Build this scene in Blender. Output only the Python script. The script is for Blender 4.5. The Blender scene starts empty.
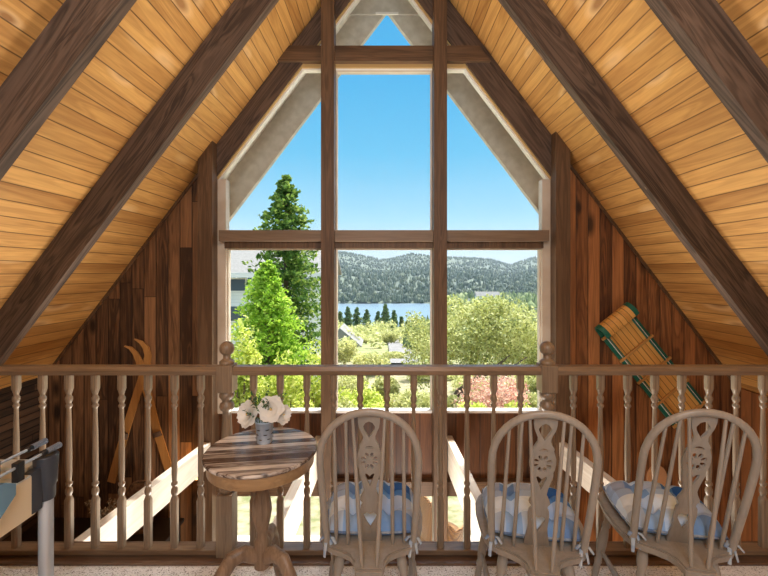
import bpy, bmesh, math, random
from mathutils import Vector, Matrix, noise as mnoise
random.seed(7)
PI = math.pi
S = bpy.context.scene
COL = S.collection
F = 400.0
CAMZ = 1.43

def at(px, py, Y):
    """a point of the place: image direction (px,py) at depth Y"""
    return Vector(((px - 384) / F * Y, Y, CAMZ - (py - 272) / F * Y))

# ------------------------------------------------------------------ nodes
def srgb(r, g, b):
    f = lambda c: (c / 12.92 if c <= .04045 else ((c + .055) / 1.055) ** 2.4)
    return (f(r / 255), f(g / 255), f(b / 255), 1)

class NT:
    def __init__(s, name):
        s.m = bpy.data.materials.new(name); s.m.use_nodes = True
        s.t = s.m.node_tree; s.t.nodes.clear()
    def n(s, typ, **kw):
        nd = s.t.nodes.new(typ)
        for k, v in kw.items():
            if k.startswith('i_'):
                key = k[2:]
                key = int(key) if key.isdigit() else key.replace('_', ' ')
                sock = nd.inputs[key]
                if hasattr(v, 'is_linked') or isinstance(v, bpy.types.NodeSocket): s.t.links.new(v, sock)
                else: sock.default_value = v
            else: setattr(nd, k, v)
        return nd
    def math(s, op, a, b=0.0, c=None):
        nd = s.t.nodes.new('ShaderNodeMath'); nd.operation = op
        for i, v in enumerate((a, b) if c is None else (a, b, c)):
            if isinstance(v, bpy.types.NodeSocket): s.t.links.new(v, nd.inputs[i])
            else: nd.inputs[i].default_value = v
        return nd.outputs[0]
    def mix(s, fac, a, b, blend='MIX'):
        nd = s.t.nodes.new('ShaderNodeMix'); nd.data_type = 'RGBA'; nd.blend_type = blend
        for i, v in ((0, fac), (6, a), (7, b)):
            if isinstance(v, bpy.types.NodeSocket): s.t.links.new(v, nd.inputs[i])
            else: nd.inputs[i].default_value = v
        return nd.outputs[2]
    def ramp(s, fac, stops, interp='LINEAR'):
        nd = s.t.nodes.new('ShaderNodeValToRGB'); cr = nd.color_ramp; cr.interpolation = interp
        while len(cr.elements) > 1: cr.elements.remove(cr.elements[-1])
        cr.elements[0].position, cr.elements[0].color = stops[0]
        for p, c in stops[1:]:
            e = cr.elements.new(p); e.color = c
        s.t.links.new(fac, nd.inputs[0]); return nd.outputs[0]
    def mapr(s, v, a, b, c, d):
        nd = s.t.nodes.new('ShaderNodeMapRange'); s.t.links.new(v, nd.inputs[0])
        for i, x in enumerate((a, b, c, d)): nd.inputs[i + 1].default_value = x
        return nd.outputs[0]
    def out(s, col, rough=.5, bump=None, bstr=.3, bdist=.01, metal=0, trans=0, spec=.5, emit=None, estr=0):
        p = s.n('ShaderNodeBsdfPrincipled')
        for k, v in (('Base Color', col), ('Roughness', rough), ('Metallic', metal), ('Specular IOR Level', spec)):
            if isinstance(v, bpy.types.NodeSocket): s.t.links.new(v, p.inputs[k])
            else: p.inputs[k].default_value = v
        if emit: p.inputs['Emission Color'].default_value = emit; p.inputs['Emission Strength'].default_value = estr
        if bump is not None:
            b = s.n('ShaderNodeBump', i_Strength=bstr, i_Distance=bdist); s.t.links.new(bump, b.inputs['Height'])
            s.t.links.new(b.outputs[0], p.inputs['Normal'])
        o = s.n('ShaderNodeOutputMaterial')
        sh = p.outputs[0]
        if trans:
            tr = s.n('ShaderNodeBsdfTranslucent')
            if isinstance(col, bpy.types.NodeSocket): s.t.links.new(col, tr.inputs[0])
            else: tr.inputs[0].default_value = col
            mx = s.n('ShaderNodeMixShader', i_0=trans); s.t.links.new(sh, mx.inputs[1]); s.t.links.new(tr.outputs[0], mx.inputs[2]); sh = mx.outputs[0]
        s.t.links.new(sh, o.inputs[0]); return s.m

def wood(name, dark, light, grain='Z', gs=1.0, plank=None, plen=0, vary=.5, knots=0.0, knotcol=None, rough=.55,
         groove=.03, gdark=(.02, .01, .006, 1), spec=.4, contrast=1.0, blotch=None, bstr=.25, rings=.07, halo=None):
    """procedural timber; grain: axis the fibres follow (object space); plank=(axis,width)"""
    t = NT(name)
    tc = t.n('ShaderNodeTexCoord').outputs['Object']
    sp = t.n('ShaderNodeSeparateXYZ', i_0=tc)
    ax = {'X': sp.outputs[0], 'Y': sp.outputs[1], 'Z': sp.outputs[2]}
    rnd = None
    comp = dict(ax)
    if plank:
        u = t.math('DIVIDE', ax[plank[0]], plank[1])
        idx = t.math('FLOOR', u)
        seed = idx
        if plen:
            wn0 = t.n('ShaderNodeTexWhiteNoise', noise_dimensions='1D'); t.t.links.new(idx, wn0.inputs['W'])
            v = t.math('ADD', t.math('DIVIDE', ax[grain], plen), t.math('MULTIPLY', wn0.outputs[0], 7.3))
            seed = t.math('ADD', idx, t.math('MULTIPLY', t.math('FLOOR', v), 37.17))
            vfr = t.math('FRACT', v)
        wn = t.n('ShaderNodeTexWhiteNoise', noise_dimensions='1D'); t.t.links.new(seed, wn.inputs['W'])
        rnd = wn.outputs[0]
        off = t.math('MULTIPLY', rnd, 23.0)
        comp = {k: t.math('ADD', v, off) for k, v in ax.items()}
    st = {k: (t.math('MULTIPLY', v, .07 if k == grain else 1.0)) for k, v in comp.items()}
    vec = t.n('ShaderNodeCombineXYZ', i_0=st['X'], i_1=st['Y'], i_2=st['Z']).outputs[0]
    big = t.n('ShaderNodeTexNoise', i_Vector=vec, i_Scale=9 * gs, i_Detail=3.0, i_Distortion=1.2).outputs[0]
    fine = t.n('ShaderNodeTexNoise', i_Vector=vec, i_Scale=70 * gs, i_Detail=4.0, i_Distortion=.3).outputs[0]
    g = t.math('ADD', t.math('MULTIPLY', big, .9), t.math('MULTIPLY', fine, .45))
    g = t.math('ADD', g, t.math('MULTIPLY', t.math('SINE', t.math('MULTIPLY', big, 55.0)), rings))
    if rnd is not None: g = t.math('ADD', g, t.math('MULTIPLY', t.math('SUBTRACT', rnd, .5), vary))
    g = t.math('ADD', t.math('MULTIPLY', t.math('SUBTRACT', g, .67), contrast), .5)
    col = t.ramp(g, [(.1, dark), (.9, light)])
    if blotch:
        bl = t.n('ShaderNodeTexNoise', i_Vector=tc, i_Scale=blotch[1], i_Detail=3.0).outputs[0]
        col = t.mix(t.mapr(bl, .45, .7, 0, blotch[2]), col, blotch[0])
    h = t.math('MULTIPLY', g, .25)
    if knots:
        ks = {k: (t.math('MULTIPLY', v, .42 if k == grain else 1.0)) for k, v in comp.items()}
        if plank: ks[plank[0]] = t.math('ADD', ks[plank[0]], 0)
        kv = t.n('ShaderNodeCombineXYZ', i_0=ks['X'], i_1=ks['Y'], i_2=ks['Z']).outputs[0]
        vo = t.n('ShaderNodeTexVoronoi', i_Vector=kv, i_Scale=5.5 * gs)
        kn = t.n('ShaderNodeTexWhiteNoise', noise_dimensions='3D', i_Vector=vo.outputs['Position'])
        rad = t.math('MULTIPLY', t.math('MULTIPLY', kn.outputs[0], kn.outputs[0]), .26 * knots)
        k = t.math('SUBTRACT', 1.0, t.math('DIVIDE', vo.outputs['Distance'], t.math('ADD', rad, .001)))
        kf = t.mapr(k, -.5, .45, 0, 1)
        if halo: col = t.mix(t.math('MULTIPLY', t.mapr(k, -1.3, -.2, 0, 1), .5), col, halo)
        col = t.mix(t.math('MULTIPLY', kf, .85), col, knotcol or dark)
    if plank:
        fr = t.math('FRACT', u)
        e = t.math('ABSOLUTE', t.math('SUBTRACT', fr, .5))
        gm = t.mapr(e, .5 - groove * 1.6, .5 - groove * .6, 0, 1)
        if plen:
            e2 = t.math('ABSOLUTE', t.math('SUBTRACT', vfr, .5))
            gm = t.math('MAXIMUM', gm, t.mapr(e2, .5 - .004 / plen, .5 - .002 / plen, 0, .8))
        col = t.mix(t.math('MULTIPLY', gm, .85), col, gdark)
        h = t.math('SUBTRACT', h, gm)
    return t.out(col, rough, h, bstr, .006, spec=spec)

def plain(name, c, rough=.5, metal=0, noise=None, spec=.5, trans=0, emit=None, estr=0, bump=0):
    t = NT(name)
    if noise:
        tc = t.n('ShaderNodeTexCoord').outputs['Object']
        nz = t.n('ShaderNodeTexNoise', i_Vector=tc, i_Scale=noise[1], i_Detail=4.0).outputs[0]
        col = t.mix(t.mapr(nz, .35, .65, 0, 1), c, noise[0])
        return t.out(col, rough, nz if bump else None, bump, .01, metal, trans, spec, emit, estr)
    return t.out(c, rough, metal=metal, trans=trans, spec=spec, emit=emit, estr=estr)

def leafmat(name, c1, c2, c3=None, trans=.35):
    t = NT(name)
    ri = t.n('ShaderNodeNewGeometry').outputs['Random Per Island']
    tc = t.n('ShaderNodeTexCoord').outputs['Object']
    nz = t.n('ShaderNodeTexNoise', i_Vector=tc, i_Scale=1.3, i_Detail=2.0).outputs[0]
    f = t.math('ADD', t.math('MULTIPLY', ri, .6), t.math('MULTIPLY', nz, .4))
    col = t.ramp(f, [(.15, c1), (.55, c2), (.9, c3 or c2)])
    return t.out(col, .6, trans=trans, spec=.25)

M = {}
M['ceiling'] = wood('honey_pine_planks', (.35, .158, .042, 1), (.76, .43, .135, 1), 'Y', .9, ('X', .0985), 0, .26, .75, (.30, .13, .04, 1), .42, .028, (.10, .045, .015, 1), contrast=1.1, halo=(.90, .64, .34, 1))
M['rafter'] = wood('dark_stained_timber', (.040, .024, .016, 1), (.145, .094, .064, 1), 'X', 1.1, vary=0, knots=.6, knotcol=(.26, .17, .11, 1), rough=.6, contrast=1.35, rings=.16)
M['post'] = wood('brown_timber', (.05, .026, .013, 1), (.19, .108, .056, 1), 'Z', 1.0, knots=.4, knotcol=(.04, .02, .01, 1), rough=.5, rings=.12)
M['beamx'] = wood('brown_timber_level', (.06, .031, .016, 1), (.20, .115, .06, 1), 'X', 1.0, knots=.3, knotcol=(.04, .02, .01, 1), rough=.5, rings=.12)
M['wallb'] = wood('knotty_pine_boards', (.058, .028, .014, 1), (.34, .17, .075, 1), 'Z', 1.0, ('X', .105), 1.7, .66, .9, (.012, .006, .004, 1), .5, .035, (.012, .006, .004, 1), contrast=1.25, rings=.1)
M['wallr'] = wood('red_pine_boards', (.08, .03, .012, 1), (.46, .19, .065, 1), 'Z', 1.0, ('X', .105), 0, .5, .85, (.014, .006, .004, 1), .5, .03, (.018, .007, .004, 1), contrast=1.15, rings=.1)
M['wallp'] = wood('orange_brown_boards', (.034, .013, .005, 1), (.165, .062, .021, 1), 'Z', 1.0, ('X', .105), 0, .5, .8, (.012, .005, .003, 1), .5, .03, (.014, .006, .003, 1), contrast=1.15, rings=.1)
M['knee'] = wood('rough_stacked_boards', (.02, .011, .006, 1), (.11, .06, .033, 1), 'Y', 1.3, ('Z', .06), .9, .7, .3, (.01, .006, .004, 1), .75, .07, (.004, .003, .002, 1), bstr=.8)
M['kneer'] = wood('orange_pine_boards', (.13, .045, .015, 1), (.38, .15, .05, 1), 'Z', 1.0, ('Y', .105), 0, .5, .6, (.02, .008, .004, 1), .5)
M['rail'] = wood('weathered_railing_wood', (.11, .077, .05, 1), (.37, .27, .175, 1), 'Z', 1.6, rough=.38, spec=.6)
M['railx'] = wood('weathered_handrail_wood', (.10, .062, .036, 1), (.32, .215, .13, 1), 'X', 1.6, rough=.33, spec=.6)
M['table'] = wood('greywashed_table_top', (.085, .05, .034, 1), (.72, .66, .60, 1), 'X', 2.6, ('Y', .036), 0, .6, 0, rough=.25, groove=.05, gdark=(.06, .038, .028, 1), contrast=1.9, spec=.6)
M['tableside'] = wood('tan_table_apron', (.24, .13, .055, 1), (.52, .34, .17, 1), 'X', 1.2, rough=.4)
M['tableleg'] = wood('brown_table_pedestal', (.10, .06, .036, 1), (.36, .25, .165, 1), 'Z', 1.6, rough=.4)
M['chair'] = wood('taupe_painted_chair', (.235, .205, .17, 1), (.36, .325, .28, 1), 'Z', 1.0, rough=.38, spec=.5)
M['cream'] = wood('pale_cream_timber', (.60, .50, .38, 1), (.86, .80, .70, 1), 'Y', .8, rough=.5)
M['white'] = plain('white_paint', (.82, .80, .75, 1), .5)
M['jamb'] = plain('pale_window_frame', (.62, .52, .40, 1), .45, noise=((.72, .64, .53, 1), 6))
M['yellow'] = plain('honey_window_trim', (.55, .36, .14, 1), .45)
M['soffit'] = wood('white_soffit_boards', (.74, .70, .62, 1), (.85, .82, .75, 1), 'Y', 1, ('X', .13), 0, .1, rough=.6, groove=.02, gdark=(.45, .42, .36, 1))
M['barge'] = plain('offwhite_barge_board', (.50, .47, .40, 1), .7, noise=((.60, .57, .50, 1), 14))
M['carpet'] = None
t = NT('speckled_carpet')
tc = t.n('ShaderNodeTexCoord').outputs['Object']
n1 = t.n('ShaderNodeTexNoise', i_Vector=tc, i_Scale=140.0, i_Detail=2.0).outputs[0]
n2 = t.n('ShaderNodeTexNoise', i_Vector=tc, i_Scale=35.0, i_Detail=3.0).outputs[0]
M['carpet'] = t.out(t.ramp(t.math('ADD', t.math('MULTIPLY', n1, .7), t.math('MULTIPLY', n2, .3)), [(.36, (.26, .25, .25, 1)), (.46, (.84, .85, .86, 1)), (.7, (.95, .96, .97, 1))]), .95, n1, .8, .01, spec=.1)
M['darkwood'] = wood('dark_floor_edging', (.07, .04, .025, 1), (.2, .125, .08, 1), 'X', 1.2, rough=.3)
M['transom'] = wood('grey_brown_transom', (.13, .088, .058, 1), (.28, .20, .135, 1), 'X', 1.0, rough=.45)
M['lowfloor'] = wood('lower_floor_planks', (.25, .14, .07, 1), (.5, .32, .17, 1), 'X', 1, ('Y', .12), 1.4, .4, rough=.4)
M['deck'] = wood('sunny_deck_boards', (.5, .42, .33, 1), (.8, .72, .62, 1), 'X', 1, ('Y', .14), 0, .2, rough=.7)
M['chrome'] = plain('brushed_chrome', (.62, .70, .78, 1), .32, .55)
M['navy'] = plain('dark_slate_plastic', (.045, .055, .075, 1), .35)
M['black'] = plain('black_rubber', (.015, .015, .018, 1), .45)
M['grip'] = plain('blue_grey_grip', (.17, .22, .30, 1), .35)
M['bluebox'] = plain('glossy_steel_blue', (.18, .34, .52, 1), .15, .4)
M['panel'] = plain('cream_laminate', (.80, .68, .48, 1), .4)
M['field'] = plain('pale_playfield', (.55, .58, .56, 1), .35, noise=((.62, .64, .60, 1), 4))
M['green'] = plain('dark_green_paint', (.012, .13, .085, 1), .4)
M['slat'] = wood('varnished_ash_slats', (.58, .27, .06, 1), (.85, .49, .15, 1), 'X', 1.2, ('Y', .047), 0, .25, rough=.35, groove=.05, gdark=(.09, .04, .012, 1))
M['bar'] = wood('varnished_ash', (.40, .19, .05, 1), (.6, .33, .11, 1), 'Y', 1.2, rough=.35)
M['ski'] = wood('amber_ski_wood', (.30, .13, .035, 1), (.52, .26, .08, 1), 'Z', 1.2, rough=.4)
M['leather'] = plain('worn_leather', (.12, .07, .04, 1), .7)
M['wicker'] = None
t = NT('woven_wicker')
tc = t.n('ShaderNodeTexCoord').outputs['Object']
w1 = t.n('ShaderNodeTexWave', i_Vector=tc, i_Scale=15.0, i_Distortion=1.0, bands_direction='Z').outputs['Fac']
w2 = t.n('ShaderNodeTexWave', i_Vector=tc, i_Scale=15.0, i_Distortion=1.0, bands_direction='X').outputs['Fac']
wv = t.math('MULTIPLY', w1, w2)
M['wicker'] = t.out(t.ramp(wv, [(.0, (.12, .05, .015, 1)), (.6, (.40, .20, .06, 1))]), .5, wv, .6, .01)
M['basket'] = plain('brown_basket_weave', (.22, .11, .05, 1), .7, noise=((.10, .05, .025, 1), 40), bump=.5)
M['dried'] = leafmat('dried_stems', (.10, .055, .025, 1), (.28, .18, .09, 1), (.45, .36, .22, 1), .1)
M['darkcab'] = wood('near_black_cabinet', (.012, .008, .006, 1), (.04, .024, .016, 1), 'X', 1, rough=.5)
M['plaque'] = plain('tan_wood_plaque', (.55, .27, .12, 1), .5, noise=((.62, .34, .17, 1), 10))
M['petal'] = plain('ivory_petals', (.93, .93, .90, 1), .55, trans=.25)
M['heart'] = plain('yellow_flower_heart', (.75, .55, .22, 1), .6)
M['flowerleaf'] = leafmat('dark_green_leaf', (.02, .075, .035, 1), (.06, .16, .07, 1), (.2, .3, .12, 1), .15)
M['tin'] = plain('galvanised_blue_tin', (.42, .55, .72, 1), .38, .15, noise=((.58, .70, .84, 1), 30))
M['tindark'] = plain('dark_pot_slots', (.03, .035, .045, 1), .6)
M['stem'] = plain('green_stem', (.06, .14, .04, 1), .6)
M['bark'] = plain('grey_brown_bark', (.10, .065, .045, 1), .9, noise=((.2, .14, .10, 1), 9), bump=.6)
M['shade'] = plain('glowing_lamp_shade', (.9, .7, .4, 1), .5, emit=(1, .55, .18, 1), estr=5)
M['brass'] = plain('aged_brass', (.5, .33, .12, 1), .35, .9)
# cushion plaid
t = NT('blue_plaid_cotton')
sp = t.n('ShaderNodeSeparateXYZ', i_0=t.n('ShaderNodeTexCoord').outputs['Object'])
fx = t.math('FRACT', t.math('ADD', t.math('MULTIPLY', sp.outputs[0], 2.7), .12))
fy = t.math('FRACT', t.math('ADD', t.math('MULTIPLY', sp.outputs[1], 2.7), .3))
st = [(0, (.70, .84, 1, 1)), (.22, (.12, .30, .68, 1)), (.34, (.03, .11, .36, 1)), (.54, (.66, .82, 1, 1)), (.7, (.58, .62, .66, 1)), (.84, (.28, .44, .70, 1))]
nz = t.n('ShaderNodeTexNoise', i_Vector=t.n('ShaderNodeTexCoord').outputs['Object'], i_Scale=300.0).outputs[0]
c = t.mix(.5, t.ramp(fx, st, 'CONSTANT'), t.ramp(fy, st, 'CONSTANT'))
M['plaid'] = t.out(c, .9, nz, .25, .004, spec=.15)
M['tie'] = plain('pale_blue_ribbon', (.42, .48, .53, 1), .9, noise=((.16, .25, .42, 1), 25))
M['piping'] = plain('navy_piping', (.10, .17, .32, 1), .9, noise=((.4, .46, .52, 1), 30))
# glass
t = NT('window_glass')
tr = t.n('ShaderNodeBsdfTransparent', i_Color=(.985, .99, .985, 1)); gl = t.n('ShaderNodeBsdfGlossy', i_Roughness=.02, i_Color=(1, 1, 1, 1))
t.t.links.new(tr.outputs[0], t.n('ShaderNodeOutputMaterial').inputs[0]); M['glass'] = t.m
# landscape
M['ground'] = plain('dry_hillside_ground', (.30, .27, .13, 1), .95, noise=((.14, .18, .05, 1), .35))
M['litter'] = plain('leaf_litter_ground', (.36, .29, .19, 1), .95, noise=((.15, .16, .06, 1), 4.5))
M['drive'] = plain('grey_driveway', (.17, .16, .155, 1), .9, noise=((.21, .195, .185, 1), .6))
M['hill'] = plain('forested_hill_ground', (.075, .098, .075, 1), .95, noise=((.11, .135, .09, 1), .012))
M['lake'] = plain('blue_lake_water', (.13, .19, .25, 1), .3, noise=((.16, .22, .28, 1), .02), spec=.25)
M['fleaf'] = leafmat('far_forest', (.03, .055, .035, 1), (.075, .105, .065, 1), (.20, .22, .12, 1), .1)
M['mleaf'] = leafmat('mid_forest', (.12, .17, .07, 1), (.30, .36, .14, 1), (.58, .57, .28, 1), .25)
M['dkcon'] = leafmat('dark_conifer_needles', (.035, .09, .02, 1), (.17, .29, .05, 1), (.55, .62, .13, 1), .45)
M['ltcon'] = leafmat('bright_conifer_needles', (.16, .32, .02, 1), (.42, .62, .06, 1), (.72, .82, .18, 1), .5)
M['ybush'] = leafmat('yellow_green_leaves', (.26, .36, .03, 1), (.66, .70, .13, 1), (.92, .88, .40, 1), .5)
M['oak'] = leafmat('olive_oak_leaves', (.17, .19, .05, 1), (.56, .57, .19, 1), (.88, .84, .46, 1), .38)
M['pale'] = leafmat('pale_olive_leaves', (.3, .32, .10, 1), (.66, .65, .28, 1), (.85, .80, .48, 1), .48)
M['rose'] = leafmat('reddish_shrub_leaves', (.5, .2, .16, 1), (.76, .50, .38, 1), (.85, .74, .52, 1), .4)
M['rowcon'] = leafmat('shore_conifer_needles', (.07, .13, .07, 1), (.20, .28, .12, 1), (.42, .46, .2, 1), .3)
M['siding'] = wood('pale_grey_siding', (.80, .79, .76, 1), (.86, .85, .82, 1), 'X', 1, ('Z', .2), 0, .05, rough=.8, groove=.04, gdark=(.6, .58, .56, 1))
M['roof'] = plain('grey_roof_shingle', (.20, .19, .175, 1), .9, noise=((.26, .245, .23, 1), 9))
M['darkglass'] = plain('dark_window_glass', (.06, .09, .12, 1), .1)
M['tan'] = plain('tan_house_paint', (.6, .54, .44, 1), .8)

# ------------------------------------------------------------------ mesh builder
class MB:
    def __init__(s): s.v = []; s.f = []; s.sm = []
    def add(s, vs, fs, smooth=False):
        o = len(s.v); s.v.extend([tuple(v) for v in vs]); s.f.extend([tuple(i + o for i in f) for f in fs]); s.sm.extend([smooth] * len(fs)); return s
    def box(s, x0, x1, y0, y1, z0, z1, bev=0):
        b = bmesh.new(); bmesh.ops.create_cube(b, size=1)
        for v in b.verts: v.co = Vector(((x0 + x1) / 2 + v.co.x * (x1 - x0), (y0 + y1) / 2 + v.co.y * (y1 - y0), (z0 + z1) / 2 + v.co.z * (z1 - z0)))
        if bev: bmesh.ops.bevel(b, geom=b.edges[:], offset=bev, segments=2, affect='EDGES', profile=.6)
        return s.bm(b)
    def bm(s, b, smooth=False, mat=None):
        b.verts.ensure_lookup_table(); b.verts.index_update()
        vs = [(mat @ v.co if mat else v.co.copy()) for v in b.verts]
        s.add(vs, [[v.index for v in f.verts] for f in b.faces], smooth); b.free(); return s
    def prism(s, pts, axis, a, b):
        """polygon pts in the plane normal to axis, extruded from a to b"""
        def mk(p, h):
            return {'X': (h, p[0], p[1]), 'Y': (p[0], h, p[1]), 'Z': (p[0], p[1], h)}[axis]
        n = len(pts)
        vs = [mk(p, a) for p in pts] + [mk(p, b) for p in pts]
        fs = [tuple(range(n)), tuple(range(2 * n - 1, n - 1, -1))] + [(i, i + n, (i + 1) % n + n, (i + 1) % n) for i in range(n)]
        bmx = bmesh.new(); bv = [bmx.verts.new(v) for v in vs]
        for f in fs: bmx.faces.new([bv[i] for i in f])
        bmesh.ops.recalc_face_normals(bmx, faces=bmx.faces[:])
        return s.bm(bmx)
    def tube(s, pts, rad, seg=10, cap=True, smooth=True, flat=None, up=None):
        pts = [Vector(p) for p in pts]; n = len(pts)
        rads = rad if isinstance(rad, (list, tuple)) else [rad] * n
        vs = []; prev = None
        for i, p in enumerate(pts):
            d = (pts[min(i + 1, n - 1)] - pts[max(i - 1, 0)]).normalized()
            if prev is None:
                a = Vector(up) if up else (Vector((0, 0, 1)) if abs(d.z) < .9 else Vector((1, 0, 0)))
                u = (a - d * a.dot(d)).normalized()
            else:
                u = (prev - d * prev.dot(d)).normalized()
            prev = u; w = d.cross(u); fl = flat or 1.0
            for k in range(seg):
                an = 2 * PI * k / seg
                vs.append(p + u * math.cos(an) * rads[i] * fl + w * math.sin(an) * rads[i])
        fs = [(i * seg + k, i * seg + (k + 1) % seg, (i + 1) * seg + (k + 1) % seg, (i + 1) * seg + k) for i in range(n - 1) for k in range(seg)]
        s.add(vs, fs, smooth)
        if cap:
            s.add(vs[:seg], [tuple(range(seg - 1, -1, -1))]); s.add(vs[-seg:], [tuple(range(seg))])
        return s
    def lathe(s, prof, c=(0, 0, 0), seg=20, a=None, b=None, smooth=True):
        """prof [(r,h)] about z at c, or along the segment a->b (h then 0..1)"""
        if a is not None:
            a = Vector(a); b = Vector(b); return s.tube([a.lerp(b, h) for r, h in prof], [r for r, h in prof], seg, True, smooth)
        c = Vector(c); n = len(prof)
        vs = [c + Vector((r * math.cos(2 * PI * k / seg), r * math.sin(2 * PI * k / seg), h)) for r, h in prof for k in range(seg)]
        fs = [(i * seg + k, i * seg + (k + 1) % seg, (i + 1) * seg + (k + 1) % seg, (i + 1) * seg + k) for i in range(n - 1) for k in range(seg)]
        s.add(vs, fs, smooth)
        s.add(vs[:seg], [tuple(range(seg - 1, -1, -1))]); s.add(vs[-seg:], [tuple(range(seg))]); return s
    def ball(s, c, r, sub=2, sc=(1, 1, 1)):
        b = bmesh.new(); bmesh.ops.create_icosphere(b, subdivisions=sub, radius=r)
        return s.bm(b, True, Matrix.Translation(Vector(c)) @ Matrix.Diagonal((*sc, 1)))
    def build(s, name, mat, parent=None, kind=None, loc=None, rot=None):
        me = bpy.data.meshes.new(name); me.from_pydata(s.v, [], s.f); me.materials.append(M[mat] if isinstance(mat, str) else mat)
        me.polygons.foreach_set('use_smooth', s.sm); me.update()
        o = bpy.data.objects.new(name, me); COL.objects.link(o)
        if parent: o.parent = parent
        if kind: o['kind'] = kind
        if loc is not None: o.location = loc
        if rot is not None: o.rotation_euler = rot
        return o

def tag(o, label=None, cat=None, group=None, kind=None):
    for k, v in (('label', label), ('category', cat), ('group', group), ('kind', kind)):
        if v: o[k] = v
    return o
def empty(name, loc=(0, 0, 0), rz=0, **kw):
    o = bpy.data.objects.new(name, None); COL.objects.link(o); o.location = loc; o.rotation_euler = (0, 0, rz); o.empty_display_size = .1
    return tag(o, **kw)
def kids(o): return [c for c in bpy.data.objects if c.parent == o]
def copy_tree(o, parent=None):
    c = o.copy(); COL.objects.link(c); c.parent = parent
    for ch in kids(o): copy_tree(ch, c)
    return c

# ------------------------------------------------------------------ the shell
SL = 1.32; AN = math.atan(SL); CA, SA = math.cos(AN), math.sin(AN)
RZ = 4.48; WY = 3.50; YB = -3.2
KL, KR = 2.966, 3.09
def cz(x): return RZ - SL * abs(x)
ROTR = (0, AN, 0); ROTL = (0, PI - AN, 0)
def slope_part(name, mat, right, L0, L1, y0, y1, t0, t1, miter=False, parent=None, kind='structure', plumb=False):
    sg = -1 if right else 1               # inward local z
    def X0(t): return t * SL if miter else L0
    m = MB().prism([(X0(t0) if miter else L0, sg * t0), (L1 + (t0 * SL if plumb else 0), sg * t0), (L1 + (t1 * SL if plumb else 0), sg * t1), (X0(t1) if miter else L0, sg * t1)], 'Y', y0, y1)
    return m.build(name, mat, parent, kind, (0, 0, RZ), ROTR if right else ROTL)
slope_part('ceiling', 'ceiling', False, 0, KL / CA + .05, YB, WY + .1, 0, -.16)
slope_part('ceiling', 'ceiling', True, 0, KR / CA + .05, YB, WY + .1, 0, -.16)
# exterior soffit, barge rafters, gusset
e = empty('trim_1', kind='structure')
for right in (False, True):
    slope_part('soffit', 'soffit', right, 0, 4.6, WY + .1, 4.07, 0, -.16, parent=e, kind=None)
    slope_part('barge_board', 'barge', right, 0, 4.6, 4.01, 4.07, 0, .258, True, parent=e, kind=None)
zg = at(0, 15, 4.0).z; hw = (RZ - zg) / SL
MB().prism([(0, RZ), (hw, zg), (-hw, zg)], 'Y', 3.985, 4.008).build('gusset_panel', 'barge', e)
MB().box(-hw + .25, hw - .25, 3.972, 3.985, zg - .008, zg + .012).build('gusset_trim', 'white', e)
# rafters
raf = [(2.565, 'nearest the window wall'), (1.74, 'second from the window wall'), (.87, 'third from the window wall')]
for yy, wh in raf:
    for right in (False, True):
        if yy < 1: continue
        o = slope_part('rafter', 'rafter', right, 0, (KR if right else KL) / CA - .02, yy, yy + .062, 0, .192, True, kind=None)
        tag(o, 'dark stained timber rafter on the %s ceiling slope, %s' % ('right' if right else 'left', wh), 'rafter', 'rafters under the plank ceiling')
# gable walls
zl, zr = cz(KL), cz(KR)
FLO = -2.4
PX = 1.444                              # inner edge of the posts
MB().prism([(-KL, FLO), (-KL, zl + .04), (-PX - .05, cz(PX + .05) + .04), (-PX - .05, FLO)], 'Y', WY, WY + .1).build('wall_left', 'wallb', kind='structure')
MB().prism([(KR, FLO), (KR, zr + .04), (PX + .05, cz(PX + .05) + .04), (PX + .05, FLO)], 'Y', WY, WY + .1).build('wall_right', 'wallr', kind='structure')
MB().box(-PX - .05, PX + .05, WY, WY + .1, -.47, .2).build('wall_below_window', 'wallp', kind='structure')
MB().box(-KL - .12, -KL, YB, WY + .1, FLO, zl + .02).build('wall_knee_left', 'knee', kind='structure')
MB().box(KR, KR + .12, YB, WY + .1, FLO, zr + .02).build('wall_knee_right', 'kneer', kind='structure')
MB().prism([(-KL, FLO), (-KL, zl), (0, RZ), (KR, zr), (KR, FLO)], 'Y', YB - .1, YB).build('wall_back', 'wallb', kind='structure')
m = MB()
for sx, K in ((-1, KL), (1, KR)):       # slope trim on the gable walls
    p = [(1.56, cz(1.56)), (K, cz(K)), (K, cz(K) - .035), (1.56, cz(1.56) - .035)]
    MB().prism([(sx * a, b) for a, b in p], 'Y', WY - .015, WY).build('trim_2' if sx < 0 else 'trim_3', 'post', kind='structure')
# floors
MB().box(-KL, KR, YB, 1.96, -.06, 0).build('floor', 'carpet', kind='structure')
e = empty('trim_4', kind='structure')
MB().box(-KL, KR, 1.96, 2.12, -.26, .004, .004).build('floor_edge', 'darkwood', e)
MB().box(-KL, KR, 1.945, 1.962, 0, .012, .003).build('edge_strip', 'darkwood', e)
MB().box(-KL, KR, YB, 1.95, -.26, -.06).build('ceiling_lower', 'ceiling', kind='structure')
MB().box(-KL, KR, YB, WY, FLO - .1, FLO).build('floor_lower', 'lowfloor', kind='structure')

# ------------------------------------------------------------------ big gable window
win = empty('window_1', (0, WY, 0), kind='structure')
def wp(name, mat, mb): return mb.build(name, mat, win)
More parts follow.
